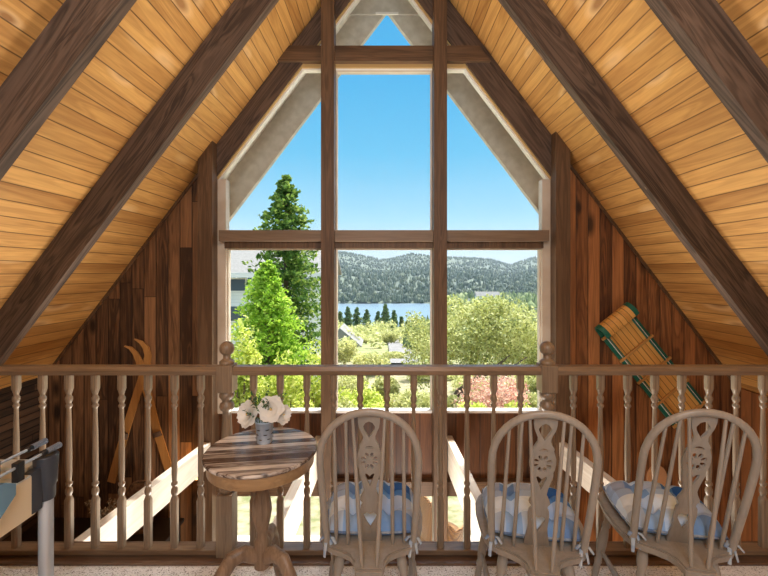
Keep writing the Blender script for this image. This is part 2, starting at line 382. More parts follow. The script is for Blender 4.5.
# child space: y relative to WY
for sx in (-1, 1):
    x0, x1 = sorted((sx * 1.444, sx * 1.566))
    ztop = [cz(abs(x0)) + .05, cz(abs(x1)) + .05]
    wp('side_post', 'post', MB().prism([(x0, FLO), (x0, ztop[0]), (x1, ztop[1]), (x1, FLO)], 'Y', -.14, 0))
    x0, x1 = sorted((sx * .42, sx * .53))
    wp('mullion_post', 'post', MB().prism([(x0, FLO), (x0, cz(abs(x0)) + .05), (x1, cz(abs(x1)) + .05), (x1, FLO)], 'Y', -.14, 0))
    a, b = sorted((sx * 1.372, sx * 1.444))
    wp('side_jamb', 'jamb', MB().box(a, b, -.03, .05, .2, cz(1.444) - .217 / CA + .02))
    # rake beam
    L1 = 1.444 / CA
    o = slope_part('rake_beam', 'rafter', sx > 0, 0, L1, -.05, .06, -.04, .192, True, parent=win, kind=None, plumb=True)
    o = slope_part('rake_trim', 'yellow', sx > 0, 0, L1, -.035, .05, .192, .203, True, parent=win, kind=None, plumb=True)
    o = slope_part('rake_frame', 'white', sx > 0, 0, L1, -.01, .05, .203, .217, True, parent=win, kind=None, plumb=True)
z0, z1 = at(0, 61, 3.42).z, at(0, 45.5, 3.42).z
xh = (RZ - z1) / SL - .03
wp('header_beam', 'beamx', MB().prism([(-xh - .1, z0), (-xh, z1), (xh, z1), (xh + .1, z0)], 'Y', -.08, 0))
wp('header_trim', 'yellow', MB().box(-.98, .98, -.03, .05, z0 - .03, z0))
wp('header_frame', 'white', MB().box(-.95, .95, -.012, .05, z0 - .04, z0 - .03))
for a, b in ((-1.40, -.53), (-.42, .42), (.53, 1.40)):
    wp('transom', 'transom', MB().box(a, b, -.12, -.02, 1.69, 1.785, .006))
    wp('transom_trim', 'post', MB().box(max(a, -1.372), min(b, 1.372), -.06, .05, 1.635, 1.69))
    wp('sill', 'white', MB().box(max(a, -1.444), min(b, 1.444), -.018, .06, .2, .222, .004))
# inner glazing frames
fr = .012
def cell(a, b):
    for z0_, z1_ in ((.222, 1.635),):
        m = MB().box(a, a + fr, 0, .05, z0_, z1_).box(b - fr, b, 0, .05, z0_, z1_)
        m.box(a + fr, b - fr, 0, .05, z1_ - fr, z1_)
        wp('glazing_frame', 'jamb', m)
        wp('pane', 'glass', MB().box(a + fr, b - fr, .022, .028, z0_, z1_ - fr))
cell(-1.372, -.53); cell(-.42, .42); cell(.53, 1.372)
zt = z0 - .04
m = MB().box(-.42, -.408, 0, .05, 1.785, zt).box(.408, .42, 0, .05, 1.785, zt).box(-.408, .408, 0, .05, zt - fr, zt)
wp('glazing_frame', 'jamb', m)
wp('pane', 'glass', MB().box(-.408, .408, .022, .028, 1.78, zt - fr))
def zin(x, t=.217): return cz(x) - t / CA
for sx in (-1, 1):
    pts = [(sx * .53, 1.78), (sx * 1.372, 1.78), (sx * 1.372, zin(1.372)), (sx * (RZ - t / CA - zt) / SL if False else sx * .93, min(zt, zin(.93))), (sx * .53, zt)]
    wp('pane', 'glass', MB().prism(pts, 'Y', .022, .028))
xa = (RZ - .217 / CA - z1) / SL
wp('pane', 'glass', MB().prism([(-xa, z1), (xa, z1), (0, zin(0))], 'Y', .022, .028))
# lower window: header and sliding doors
win2 = empty('window_2', (0, WY, 0), kind='structure')
MB().box(-1.444, -.53, -.06, .04, -.5, -.375, .004).build('lower_header', 'beamx', win2)
MB().box(-.42, .42, -.06, .04, -.5, -.375, .004).build('lower_header', 'beamx', win2)
MB().box(.53, 1.444, -.06, .04, -.5, -.375, .004).build('lower_header', 'beamx', win2)
for a, b in ((-1.444, -.53), (-.42, .42), (.53, 1.444)):
    m = MB().box(a, a + .03, 0, .05, FLO, -.5).box(b - .03, b, 0, .05, FLO, -.5).box(a + .03, b - .03, 0, .05, -.53, -.5).box(a + .03, b - .03, 0, .05, FLO, FLO + .08)
    if abs(a + b) > .1: m.build('door_frame', 'jamb', win2)
    MB().box(a + .03, b - .03, .02, .026, FLO + .08, -.53).build('pane', 'glass', win2)

# ------------------------------------------------------------------ tie beams to the loft edge
def tie(p0, p1, w, h, z1, lab):
    a, b = Vector((*p0, 0)), Vector((*p1, 0)); d = b - a; L = d.length
    o = MB().box(-w / 2, w / 2, 0, L, -h, 0, .004).build('tie_beam', 'cream', None, None, (a.x, a.y, z1), (0, 0, math.atan2(-d.x, d.y)))
    return tag(o, lab, 'beam', 'pale tie beams between the loft edge and the window wall')
tie((-1.63, 2.125), (-1.485, 3.36), .06, .2, .0, 'pale cream tie beam left of the round table, running to the left window post')
tie((-.615, 2.125), (-.565, 3.498), .062, .26, .0, 'pale cream tie beam between the round table and the middle chair')
tie((.615, 2.125), (.565, 3.498), .062, .26, .0, 'pale cream tie beam between the chairs, beside the wicker chair')
tie((1.63, 2.125), (1.50, 3.36), .06, .2, .0, 'pale cream tie beam on the right, behind the two right chairs')

# ------------------------------------------------------------------ railing
RY = 2.03
rl = empty('railing', (0, RY, 0), label='long turned wood railing with ball topped newels along the loft edge', cat='railing')
HZ = .955
NX = (-.797, .827)                     # newel centres
segs = ((-KL + .005, NX[0] - .04), (NX[0] + .04, NX[1] - .04), (NX[1] + .04, KR - .005))
for a, b in segs:
    m = MB().prism([(-.03, HZ - .042), (.03, HZ - .042), (.034, HZ - .02), (.024, HZ), (-.024, HZ), (-.034, HZ - .02)], 'X', a, b)
    m.build('handrail', 'railx', rl)
    MB().box(a, b, -.03, .03, .012, .037, .003).build('bottom_rail', 'railx', rl)
def sq_round(r): return r
def bal_mesh():
    m = MB(); h = .0165
    zt, zb = HZ - .042, .037
    def sec(z, r, kind):   # 16-gon section, kind 0 square 1 round
        pts = []
        for k in range(16):
            a = 2 * PI * (k + .5) / 16
            c, s_ = math.cos(a), math.sin(a)
            if kind == 0:
                q = max(abs(c), abs(s_)); pts.append((c / q * r, s_ / q * r, z))
            else: pts.append((c * r, s_ * r, z))
        return pts
    rows = [(zb, h, 0), (.275, h, 0), (.292, .0135, 1), (.300, .0115, 1), (.306, .015, 1), (.318, .0168, 1), (.332, .015, 1), (.340, .0105, 1), (.346, .0105, 1), (.352, .0155, 1), (.362, .0155, 1), (.368, .0105, 1),
            (.376, .0115, 1), (.42, .0138, 1), (.52, .0138, 1), (.62, .0122, 1), (.70, .0102, 1), (.735, .0098, 1), (.741, .0105, 1), (.747, .0152, 1), (.756, .0152, 1), (.762, .0105, 1), (.770, .0125, 1), (.782, .0168, 1), (.794, .0168, 1), (.804, .0115, 1), (.81, .0115, 1),
            (.818, .0135, 1), (.838, h, 0), (zt, h, 0)]
    vs = []
    for r in rows: vs += sec(*r)
    n = len(rows)
    for i in range(n - 1):
        flat = rows[i][2] == 0 and rows[i + 1][2] == 0
        m.add([], [])
    fs = [(i * 16 + k, i * 16 + (k + 1) % 16, (i + 1) * 16 + (k + 1) % 16, (i + 1) * 16 + k) for i in range(n - 1) for k in range(16)]
    m.add(vs, fs, True)
    m.sm = [not (rows[i][2] == 0 or rows[i + 1][2] == 0) for i in range(n - 1) for k in range(16)]
    return m
bal = bal_mesh().build('baluster', 'rail', rl)
xs = []
x = NX[0] - .1325
while x > -KL + .1: xs.append(x); x -= .1338
w = (NX[1] - NX[0]) / 12.0
xs += [NX[0] + w * k for k in range(1, 12)]
x = NX[1] + .134
while x < KR - .1: xs.append(x); x += .1375
first = True
for x in xs:
    o = bal if first else bal.copy()
    if not first: COL.objects.link(o)
    o.location = (x, 0, 0); o.parent = rl; first = False
for nx in NX:
    h = .04
    m = MB().box(-h, h, -h, h, .004, .315, .004)
    m.lathe([(.03, .315), (.034, .325), (.038, .345), (.03, .36), (.024, .37), (.03, .40), (.033, .47), (.028, .58), (.022, .70), (.021, .725), (.033, .735), (.037, .75), (.033, .765), (.022, .775), (.026, .785), (.037, .80), (.037, .815), (.028, .83)], seg=20)
    m.box(-h, h, -h, h, .825, HZ + .008, .004)
    m.lathe([(.034, HZ + .006), (.037, HZ + .014), (.037, HZ + .022), (.028, HZ + .03), (.018, HZ + .036), (.018, HZ + .06)], seg=20)
    n = m.build('newel_post', 'rail', rl, loc=(nx, 0, 0))
    MB().ball((0, 0, HZ + .087), .037, 3).build('ball_finial', 'rail', n)

# ------------------------------------------------------------------ round pedestal table
TX, TY = -.494, 1.62
tb = empty('pedestal_table', (TX, TY, 0), math.radians(8), label='small round pedestal table with grey washed plank top holding flowers', cat='table')
TH = .717; R = .221
MB().lathe([(R - .004, TH - .016), (R, TH - .012), (R, TH - .004), (R - .004, TH)], seg=64).build('tabletop', 'table', tb)
MB().lathe([(R - .018, TH - .066), (R - .014, TH - .063), (R - .014, TH - .016)], seg=64).build('apron', 'tableside', tb)
m = MB().lathe([(.03, .24), (.031, .34), (.03, .345), (.024, .355), (.021, .37), (.022, .385), (.034, .43), (.040, .47), (.034, .51), (.024, .55), (.022, .565), (.028, .575), (.033, .585), (.028, .6), (.032, .62), (.036, .635), (.05, .65)], seg=24)
m.build('column', 'tableleg', tb)
for k, a in enumerate((200, 322, 80)):
    a = math.radians(a); dx, dy = math.cos(a), math.sin(a)
    path = [(.02, .285), (.07, .315), (.115, .305), (.155, .25), (.18, .18), (.20, .10), (.225, .04), (.26, .018)]
    m = MB().tube([(dx * r, dy * r, z) for r, z in path], [.030, .032, .032, .029, .025, .021, .019, .017], 12, up=(-dy, dx, 0), flat=.75)
    m.build('foot', 'tableleg', tb)

# ------------------------------------------------------------------ flowers in a tin pot
PXc, PYc = at(265, 441, 1.687).x, 1.68
pot = empty('flower_pot', (PXc, PYc, TH), label='small blue grey tin pot with dark slots on the round table', cat='pot')
MB().lathe([(.030, 0), (.031, .002), (.0375, .085), (.0395, .086), (.0395, .091), (.036, .091), (.035, .08), (.005, .078)], seg=28).build('bucket', 'tin', pot)
m = MB()
for row, (zz, n, ph) in enumerate(((.02, 6, .3), (.04, 6, .9), (.06, 6, .1))):
    for k in range(n):
        a0 = 2 * PI * k / n + ph; r = .031 + .0065 * zz / .085 + .0012
        pts = []
        for j in range(5):
            a = a0 + (j - 2) * .12
            pts.append((math.cos(a) * r, math.sin(a) * r, zz))
        m.tube(pts, [.0006, .0018, .0022, .0018, .0006], 6)
m.build('slots', 'tindark', pot)
def rose(c, r, facing, label):
    c = Vector(c); fdir = Vector(facing).normalized()
    o = empty('rose', c, label=label, cat='flower', group='white roses in the tin pot')
    q = Vector((0, 0, 1)).rotation_difference(fdir).to_matrix()
    m = MB(); rnd = random.Random(int(c.x * 1e4))
    for ring, (n, ro, tilt, sz) in enumerate(((6, .30, 70, .95), (6, .24, 50, .85), (5, .16, 30, .7), (4, .08, 14, .5))):
        for k in range(n):
            a = 2 * PI * k / n + ring * .5 + rnd.uniform(-.15, .15); tl = math.radians(tilt + rnd.uniform(-8, 8))
            vs = []; N = 7
            for i in range(N):
                for j in range(N):
                    u = i / (N - 1) * 2 - 1; v = j / (N - 1)
                    wdt = sz * r * .72 * math.sin(PI * min(1, (v * .72 + .24))) ** .7
                    x = u * wdt; up = v * sz * r
                    cup = -(u * u) * .22 * r
                    bend = v * v * .16 * r
                    rad = ro * r * .5 + up * math.sin(tl) + cup * -.2 + bend
                    zz = up * math.cos(tl) + cup * -1.0 * .5 - bend * .5 + rnd.uniform(-1, 1) * .012 * r * (v > .6)
                    p = Vector((math.cos(a) * rad - math.sin(a) * x, math.sin(a) * rad + math.cos(a) * x, zz - .25 * r))
                    vs.append(q @ p)
            fs = [(i * N + j, (i + 1) * N + j, (i + 1) * N + j + 1, i * N + j + 1) for i in range(N - 1) for j in range(N - 1)]
            m.add(vs, fs, True)
    m.build('petals', 'petal', o)
    hb = MB()
    for k in range(14):
        v = Vector((rnd.uniform(-1, 1), rnd.uniform(-1, 1), .9)); hb.ball(q @ (v * r * .1), r * .05, 1)
    hb.build('flower_heart', 'heart', o)
    b = Vector((PXc, PYc, TH + .083)) - c
    MB().tube([(-fdir * r * .25), b * .6 - fdir * r * .2, b], .0022, 6).build('stem', 'stem', o)
rose(at(247.5, 414, 1.66), .046, (-.45, -.8, .25), 'white rose on the left of the small tin pot')
rose(at(271, 409, 1.65), .046, (.1, -1, .3), 'white rose at the front of the pot with its yellow heart showing')
rose(at(283.5, 414.5, 1.67), .034, (.75, -.6, .15), 'smaller white rose on the right side of the pot')
gr = empty('greenery', (PXc, PYc, TH), label='dark green leafy sprigs among the white roses in the pot', cat='greenery')
rnd = random.Random(5); lm = MB(); sm_ = MB()
for k in range(26):
    a = rnd.uniform(0, 2 * PI); ln = rnd.uniform(.06, .15); ti = rnd.uniform(.1, .75)
    p0 = Vector((rnd.uniform(-.02, .02), rnd.uniform(-.02, .02), .083))
    d = Vector((math.cos(a) * math.sin(ti), math.sin(a) * math.sin(ti), math.cos(ti)))
    p1 = p0 + d * ln
    sm_.tube([p0, p0.lerp(p1, .5) + Vector((0, 0, .006)), p1], .0011, 5)
    for j in range(9):
        f = .35 + .65 * j / 8; c = p0.lerp(p1, f) + Vector((0, 0, .006 * math.sin(f * PI)))
        n = Vector((rnd.uniform(-1, 1), rnd.uniform(-1, 1), rnd.uniform(-.2, 1))).normalized(); s_ = rnd.uniform(.009, .017)
        t1 = n.cross(d).normalized(); tip = c + n * s_ * 1.3
        lm.add([c, c + n * s_ * .6 + t1 * s_ * .35, tip, c + n * s_ * .6 - t1 * s_ * .35], [(0, 1, 2, 3)])
lm.build('leaves', 'flowerleaf', gr); sm_.build('stems', 'stem', gr)

# ------------------------------------------------------------------ windsor chairs
LEAN = math.radians(17.5); SZ = .452; YBK = -.17
def hp(x, s, off=0.0):
    """point on the leaning back: x across, s up along the back"""
    return Vector((x, YBK - s * math.sin(LEAN) + off * math.cos(LEAN), SZ - .004 + s * math.cos(LEAN) + off * math.sin(LEAN)))
STOP = .572
def hoop_x(s):                          # centre line half width at s
    if s <= .36: return .155 + .010 * math.sin(min(1, s / .36) * PI / 2)
    k = (s - .36) / (STOP - .012 - .36)
    return .165 * math.sqrt(max(0, 1 - k ** 2.25))
def splat_mesh():
    """outline and cut outs as a 2D curve, filled with holes, then thickened"""
    cu = bpy.data.curves.new('splat', 'CURVE'); cu.dimensions = '2D'; cu.fill_mode = 'BOTH'; cu.extrude = .0042
    K = .00101
    def P(xz, yz): return (xz * K * 1.04, .547 * (500 - yz) / 443.0)
    def spline(pts):
        s = cu.splines.new('POLY'); s.points.add(len(pts) - 1); s.use_cyclic_u = True
        for i, p in enumerate(pts): s.points[i].co = (p[0], p[1], 0, 1)
    half = [(34, 55), (34, 84), (31, 100), (24, 116), (19, 128), (20, 140), (27, 152), (32, 160), (30, 166), (34, 174), (39, 190), (40, 208), (38, 224), (33, 238), (34, 246), (32, 258), (27, 275), (22, 295), (20, 310), (24, 322), (31, 334), (33, 344), (26, 352), (25, 360), (31, 370), (33, 384), (33, 400), (31, 430), (33, 450), (37, 470), (40, 488), (40, 505)]
    spline([P(x, y) for x, y in half] + [P(-x, y) for x, y in reversed(half)])
    def hole(h): spline([P(x, y) for x, y in h] + [P(-x, y) for x, y in reversed(h) if x > .01])
    hole([(0, 80), (11, 85), (19, 97), (17, 107), (9, 119), (0, 133)])
    hole([(0, 158), (9, 160), (14, 165), (13, 168), (0, 168)])
    for k in range(8):
        a = 2 * PI * k / 8 + PI / 8; pts = []
        for j in range(10):
            b = 2 * PI * j / 10; rr = 20 + 9 * math.cos(b); tt = 6.2 * math.sin(b) * (1 + .25 * math.cos(b))
            pts.append(P(rr * math.cos(a) - tt * math.sin(a), 208 + rr * math.sin(a) + tt * math.cos(a)))
        spline(pts)
    hole([(0, 296), (6, 282), (17, 254), (12, 250), (5, 255), (0, 261)])
    hole([(0, 446), (10, 430), (22, 408), (21, 396), (12, 390), (0, 394)])
    ob = bpy.data.objects.new('tmp', cu); COL.objects.link(ob)
    dg = bpy.context.evaluated_depsgraph_get(); me = bpy.data.meshes.new_from_object(ob.evaluated_get(dg))
    m = MB()
    vs = [hp(v.co.x, v.co.y, .012 + v.co.z) for v in me.vertices]
    m.add(vs, [tuple(p.vertices) for p in me.polygons])
    bpy.data.objects.remove(ob); bpy.data.meshes.remove(me); bpy.data.curves.remove(cu)
    return m
def seat_outline():
    pts = []
    half = [(0, .20), (.08, .197), (.14, .182), (.185, .14), (.203, .08), (.205, 0), (.197, -.08), (.184, -.14), (.168, -.176), (.14, -.198), (.10, -.215), (.07, -.235), (.054, -.262), (.05, -.292), (.045, -.305), (0, -.307)]
    return half + [(-x, y) for x, y in reversed(half[1:-1])]
def make_chair():
    r = empty('windsor_chair')
    b = bmesh.new(); top = [b.verts.new((x, y, SZ)) for x, y in seat_outline()]
    f = b.faces.new(top)
    ex = bmesh.ops.extrude_face_region(b, geom=[f]); vv = [g for g in ex['geom'] if isinstance(g, bmesh.types.BMVert)]
    for v in vv: v.co.z -= .036; v.co.x *= .95; v.co.y = v.co.y * .96
    bmesh.ops.recalc_face_normals(b, faces=b.faces[:])
    bmesh.ops.bevel(b, geom=[e for e in b.edges if abs(e.verts[0].co.z - e.verts[1].co.z) < 1e-4], offset=.007, segments=2, affect='EDGES')
    MB().bm(b).build('seat', 'chair', r)
    pts = []
    N = 18
    left = [(-hoop_x(.56 * (i / N) if i < N else .56), .56 * i / N) for i in range(N + 1)]
    ss = [0, .06, .12, .18, .24, .30, .36, .40, .44, .47, .50, .52, .535, .547, .555, .5595, .56]
    left = [(-hoop_x(s), s) for s in ss]; left[-1] = (0, .56)
    path = left + [(-x, s) for x, s in reversed(left[:-1])]
    MB().tube([hp(x, s - .012 if s == 0 else s) for x, s in path], .0125, 12, up=(0, 1, 0), flat=.85).build('hoop', 'chair', r)
    splat_mesh().build('splat', 'chair', r)
    def top_s(x):
        lo, hi = .36, .5599
        for _ in range(30):
            mid = (lo + hi) / 2
            if hoop_x(mid) > abs(x): lo = mid
            else: hi = mid
        return lo
    for sx in (-1, 1):
        for xb, xt, yb in ((.123, .112, None), (.080, .074, None), (.024, .052, -.287)):
            a = hp(sx * xb, -.01) if yb is None else Vector((sx * xb, yb, SZ - .012))
            if yb is None: a.y -= .018 * (1 - xb / .13)
            t_ = hp(sx * xt, top_s(xt) - .002)
            MB().lathe([(.0055, 0), (.0068, .15), (.0068, .5), (.0058, .8), (.005, 1)], a=a, b=t_, seg=10).build('spindle', 'chair', r)
    prof = [(.012, 0), (.014, .06), (.018, .12), (.0185, .18), (.013, .24), (.0165, .26), (.0165, .28), (.013, .30), (.0175, .38), (.0195, .5), (.017, .6), (.0125, .66), (.0165, .68), (.0165, .70), (.0125, .72), (.014, .8), (.011, 1)]
    tops = {}
    for sx in (-1, 1):
        for nm, (x0, y0, x1, y1) in (('f', (.135, .12, .195, .185)), ('b', (.105, -.13, .175, -.225))):
            a, bb = Vector((sx * x0, y0, SZ - .028)), Vector((sx * x1, y1, 0)); tops[(sx, nm)] = (a, bb)
            MB().lathe(prof, a=a, b=bb, seg=12).build('leg', 'chair', r)
    pr = [(.007, 0), (.009, .15), (.013, .42), (.014, .5), (.013, .58), (.009, .85), (.007, 1)]
    ml = {}
    for sx in (-1, 1):
        a = tops[(sx, 'f')][0].lerp(tops[(sx, 'f')][1], .56); bb = tops[(sx, 'b')][0].lerp(tops[(sx, 'b')][1], .56)
        ml[sx] = a.lerp(bb, .5)
        MB().lathe(pr, a=a, b=bb, seg=10).build('stretcher', 'chair', r)
    MB().lathe(pr, a=ml[-1], b=ml[1], seg=10).build('stretcher', 'chair', r)
    return r
def make_cushion():
    r = empty('seat_cushion'); N = 40
    def pt(i, j, topside):
        u, v = i / N * 2 - 1, j / N * 2 - 1
        # squircle footprint, a little narrower to the rear
        x = u * math.sqrt(max(0, 1 - .12 * v * v)); y = v * math.sqrt(max(0, 1 - .12 * u * u))
        wx = .176 - .012 * (1 - v) * .5
        e = max(0, (1 - abs(u) ** 3.2)) ** .45 * max(0, (1 - abs(v) ** 3.2)) ** .45
        z = .034 * e
        if topside:
            z = .072 * e
            for du in (-.42, .42):
                for dv in (-.42, .42):
                    d2 = (u - du) ** 2 + (v - dv) ** 2; z -= .060 * e * math.exp(-d2 / .035)
                    th = math.atan2(v - dv, u - du)
                    z -= .010 * e * math.exp(-d2 / .10) * (.5 + .5 * math.cos(4 * th))
            for c in (-.42, .42):
                z -= .016 * e * (math.exp(-((u - c) / .09) ** 2) + math.exp(-((v - c) / .09) ** 2))
            z -= .008 * e * (math.exp(-(u / .1) ** 2) * (abs(v) > .42) + math.exp(-(v / .1) ** 2) * (abs(u) > .42)) * 0
            return (x * wx, -.012 + y * .150, SZ + .028 + z)
        return (x * wx, -.012 + y * .150, SZ + .028 - min(z, .0265))
    vs = [pt(i, j, True) for i in range(N + 1) for j in range(N + 1)] + [pt(i, j, False) for i in range(N + 1) for j in range(N + 1)]
    K = (N + 1) ** 2
    fs = [(i * (N + 1) + j, (i + 1) * (N + 1) + j, (i + 1) * (N + 1) + j + 1, i * (N + 1) + j + 1) for i in range(N) for j in range(N)]
    fs2 = [(K + i * (N + 1) + j, K + i * (N + 1) + j + 1, K + (i + 1) * (N + 1) + j + 1, K + (i + 1) * (N + 1) + j) for i in range(N) for j in range(N)]
    MB().add(vs, fs + fs2, True).build('pad', 'plaid', r)
    ring = [pt(i, 0, True) for i in range(N)] + [pt(N, j, True) for j in range(N)] + [pt(N - i, N, True) for i in range(N)] + [pt(0, N - j, True) for j in range(N + 1)]
    MB().tube(ring, .0042, 8, cap=False).build('piping', 'piping', r)
    for sx in (-1, 1):
        m = MB(); c = Vector((sx * .152, -.165, SZ + .020))
        m.ball(c, .009, 2)
        rnd_ = random.Random(3 + sx)
        for (dx, dy, dz) in ((.03, -.02, -.01), (-.028, -.02, .002), (.016, -.012, -.05), (-.012, -.016, -.06)):
            p1 = c + Vector((dx * .6, dy, dz * .3 + .008)); p2 = c + Vector((dx, dy - .01, dz))
            m.tube([c, p1, p2], [.003, .007, .0055], 8, flat=.35)
        m.build('tie_ribbon', 'tie', r)
    return r
chair0 = make_chair(); cush0 = make_cushion()
spots = [(-.049, 1.617, 0, 'taupe windsor chair beside the round table, its back to the viewer', 'blue plaid tufted cushion on the chair beside the round table'),
         (.573, 1.592, -10, 'taupe windsor chair in the middle of the three, turned slightly right', 'blue plaid tufted cushion on the middle one of three chairs'),
         (1.104, 1.606, -12, 'taupe windsor chair furthest right, below the toboggan', 'blue plaid tufted cushion on the chair furthest right')]
for i, (x, y, a, l1, l2) in enumerate(spots):
    c = chair0 if i == 0 else copy_tree(chair0); k = cush0 if i == 0 else copy_tree(cush0)
    for o, z in ((c, 0), (k, .001)): o.location = (x, y, z); o.rotation_euler = (0, 0, math.radians(a))
    tag(c, l1, 'chair', 'windsor chairs facing the railing'); tag(k, l2, 'cushion', 'plaid cushions on the windsor chairs')

# ------------------------------------------------------------------ game table with rods (left edge)
LX, LY = -1.352, 1.60
ft = empty('game_table', (LX, LY, 0), label='foosball style game table corner with chrome leg and gripped rods at left edge', cat='table')
MB().lathe([(.028, 0), (.028, .02), (.0245, .022), (.0245, .56)], seg=24).build('leg', 'chrome', ft)
MB().lathe([(.029, .525), (.031, .53), (.032, .575), (.037, .585), (.042, .695), (.040, .70), (.034, .70), (.032, .692), (.005, .692)], seg=32).build('corner_sleeve', 'navy', ft)
MB().box(-.02, .012, -.9, -.06, .50, .655, .004).build('end_panel', 'panel', ft)
MB().box(-.021, .013, -.08, -.03, .505, .665, .004).build('panel_bracket', 'navy', ft)
MB().box(-1.2, -.04, -.02, .012, .50, .655, .004).build('side_panel', 'panel', ft)
MB().box(-1.2, -.022, -.9, -.022, .60, .615).build('playfield', 'field', ft)
MB().box(-1.2, -.03, -.05, .02, .656, .672, .003).build('rim', 'field', ft)
MB().box(-.03, .02, -.9, -.09, .656, .664, .002).build('rim', 'field', ft)
for dx, ge in ((-.078, .05), (.012, .012)):
    rd = MB().tube([(dx, -.9, .717), (dx, ge, .717)], .0055, 10).build('rod', 'chrome', ft)
    gm = MB(); pr = []
    L = .10
    for i in range(8):
        z0_ = i / 8; pr += [(.010, z0_), (.0125, z0_ + .03), (.0125, z0_ + .085), (.010, z0_ + .115)]
    gm.lathe(pr, a=(dx, ge - .025, .717), b=(dx, ge + .042, .717), seg=14).build('grip', 'grip', rd)
    MB().lathe([(.008, 0), (.012, .1), (.012, .9), (.008, 1)], a=(dx, ge - .05, .717), b=(dx, ge - .025, .717), seg=12).build('grip_collar', 'black', rd)
    MB().box(dx - .012, dx + .012, -.15, -.12, .664, .735, .003).build('rod_bearing', 'black', rd)
MB().prism([(-.42, .715), (-.23, .708), (-.19, .685), (-.19, .645), (-.30, .55), (-.42, .53)], 'X', .019, .055).build('ball_return', 'bluebox', ft)

# ------------------------------------------------------------------ toboggan on the right wall
p0, p1 = at(602, 309, WY), at(688, 415, WY)
d = p1 - p0; L = math.hypot(d.x, d.z); ang = math.atan2(-d.z, d.x)
tg = empty('toboggan', (p0.x, WY - .012, p0.z), label='wooden toboggan with green edges and curled front hung on right wall', cat='toboggan')
tg.rotation_euler = (PI / 2, 0, 0)
# local: x along sled, y across, z out of the wall (towards the room) -> via matrix
B = Matrix(((math.cos(ang), -math.sin(ang) * -1 * 0 + 0, 0), (0, 0, 0), (0, 0, 0)))
ux = Vector((d.x / L, 0, d.z / L)); uz = Vector((0, -1, 0)); uy = uz.cross(ux)
rot = Matrix((ux, uy, uz)).transposed()
tg.rotation_mode = 'QUATERNION'; tg.rotation_quaternion = rot.to_quaternion()
W = .172
def sled_path():
    pts = [(L, .012)]
    pts += [(L * .55, .012), (.16, .012)]
    rc = .062
    for k in range(1, 12):
        a = math.radians(-90 - k * 19)
        pts.append((.13 + rc * math.cos(a) * 1.25, .012 + rc + rc * math.sin(a)))
    return pts
def ribbon(y0, y1, th, lift=0, n0=0):
    m = MB(); pts = sled_path()[n0:]; n = len(pts)
    vs = []
    for i, (x, z) in enumerate(pts):
        a = Vector(pts[max(i - 1, 0)]); b = Vector(pts[min(i + 1, n - 1)]); t_ = (b - a).normalized(); nn = Vector((t_.y, -t_.x)) if True else None
        for y in (y0, y1):
            for h in (lift, lift + th):
                q = Vector((x, z)) + nn * h; vs.append((q.x, y, q.y))
    # index: 4 per station: (y0,lo),(y0,hi),(y1,lo),(y1,hi)
    fs = []
    for i in range(n - 1):
        a = i * 4; b = a + 4
        fs += [(a + 1, a + 3, b + 3, b + 1), (a, b, b + 2, a + 2), (a, a + 1, b + 1, b), (a + 2, b + 2, b + 3, a + 3)]
    fs += [(0, 2, 3, 1), (n * 4 - 4, n * 4 - 3, n * 4 - 1, n * 4 - 2)]
    return m.add(vs, fs)
ribbon(-W + .04, W - .04, .009).build('slats', 'slat', tg)
for sy in (-1, 1):
    a, b = sorted((sy * W, sy * (W - .04)))
    ribbon(a, b, .012, -.0015).build('green_edge', 'green', tg)
    m = MB().tube([(.17, sy * (W - .045), .036), (L - .02, sy * (W - .045), .036)], .006, 8); m.build('hand_rail', 'green', tg)
    MB().tube([(.17, sy * (W - .030), .034), (L - .02, sy * (W - .030), .034)], .003, 6).build('rail_cord', 'petal', tg)
for k in range(5):
    x = .19 + k * (L - .22) / 4
    MB().box(x - .011, x + .011, -W - .012, W + .012, .024, .042, .003).build('crossbar', 'bar', tg)

# ------------------------------------------------------------------ skis on the left wall
def ski(pxs, Y, label, depth):
    pts = [at(x, y, Y) for x, y, *_ in pxs]; ws = [w for *_, w in pxs]
    o = empty('ski', pts[-1], label=label, cat='ski', group='pair of old wooden skis crossed on the left wall')
    base = pts[-1]; n = len(pts); vs = []
    for i, p in enumerate(pts):
        t_ = (pts[min(i + 1, n - 1)] - pts[max(i - 1, 0)]).normalized(); nn = Vector((t_.z, 0, -t_.x))
        fwd = max(0, 1 - i / 4.0) ** 2 * .05
        for sgn in (-1, 1):
            for h in (0, -.012):
                q = p + nn * sgn * ws[i] + Vector((0, depth + h - fwd, 0)) - base; vs.append(q)
    fs = []
    for i in range(n - 1):
        a = i * 4; b = a + 4
        fs += [(a + 1, b + 1, b + 3, a + 3), (a, a + 2, b + 2, b), (a, b, b + 1, a + 1), (a + 2, a + 3, b + 3, b + 2)]
    fs += [(0, 1, 3, 2), (n * 4 - 4, n * 4 - 2, n * 4 - 1, n * 4 - 3)]
    MB().add(vs, fs).build('board', 'ski', o)
    k = n - 3; p = pts[k].lerp(pts[k + 1], .3) - base; q = pts[k].lerp(pts[k + 1], .48) - base
    MB().tube([p + Vector((0, depth - .022, 0)), q + Vector((0, depth - .022, 0))], [.038, .042], 10, up=(0, 1, 0), flat=.35).build('binding', 'leather', o)
ski([(136, 338.5, .004), (141, 342, .016), (145, 348, .026), (146.5, 356, .03), (144.5, 366, .032), (140.5, 378, .033), (133, 402, .034), (126, 424, .034), (117, 455, .034), (109, 484, .034)], 3.45, 'old amber ski leaning down to the left in a crossed pair', .035)
ski([(128, 345, .004), (132, 347.5, .014), (136, 353, .022), (139, 361, .028), (141.5, 372, .031), (144, 383, .033), (149, 400, .034), (155, 425, .034), (162, 448, .034), (171, 478, .034)], 3.45, 'old amber ski leaning down to the right in a crossed pair', .012)

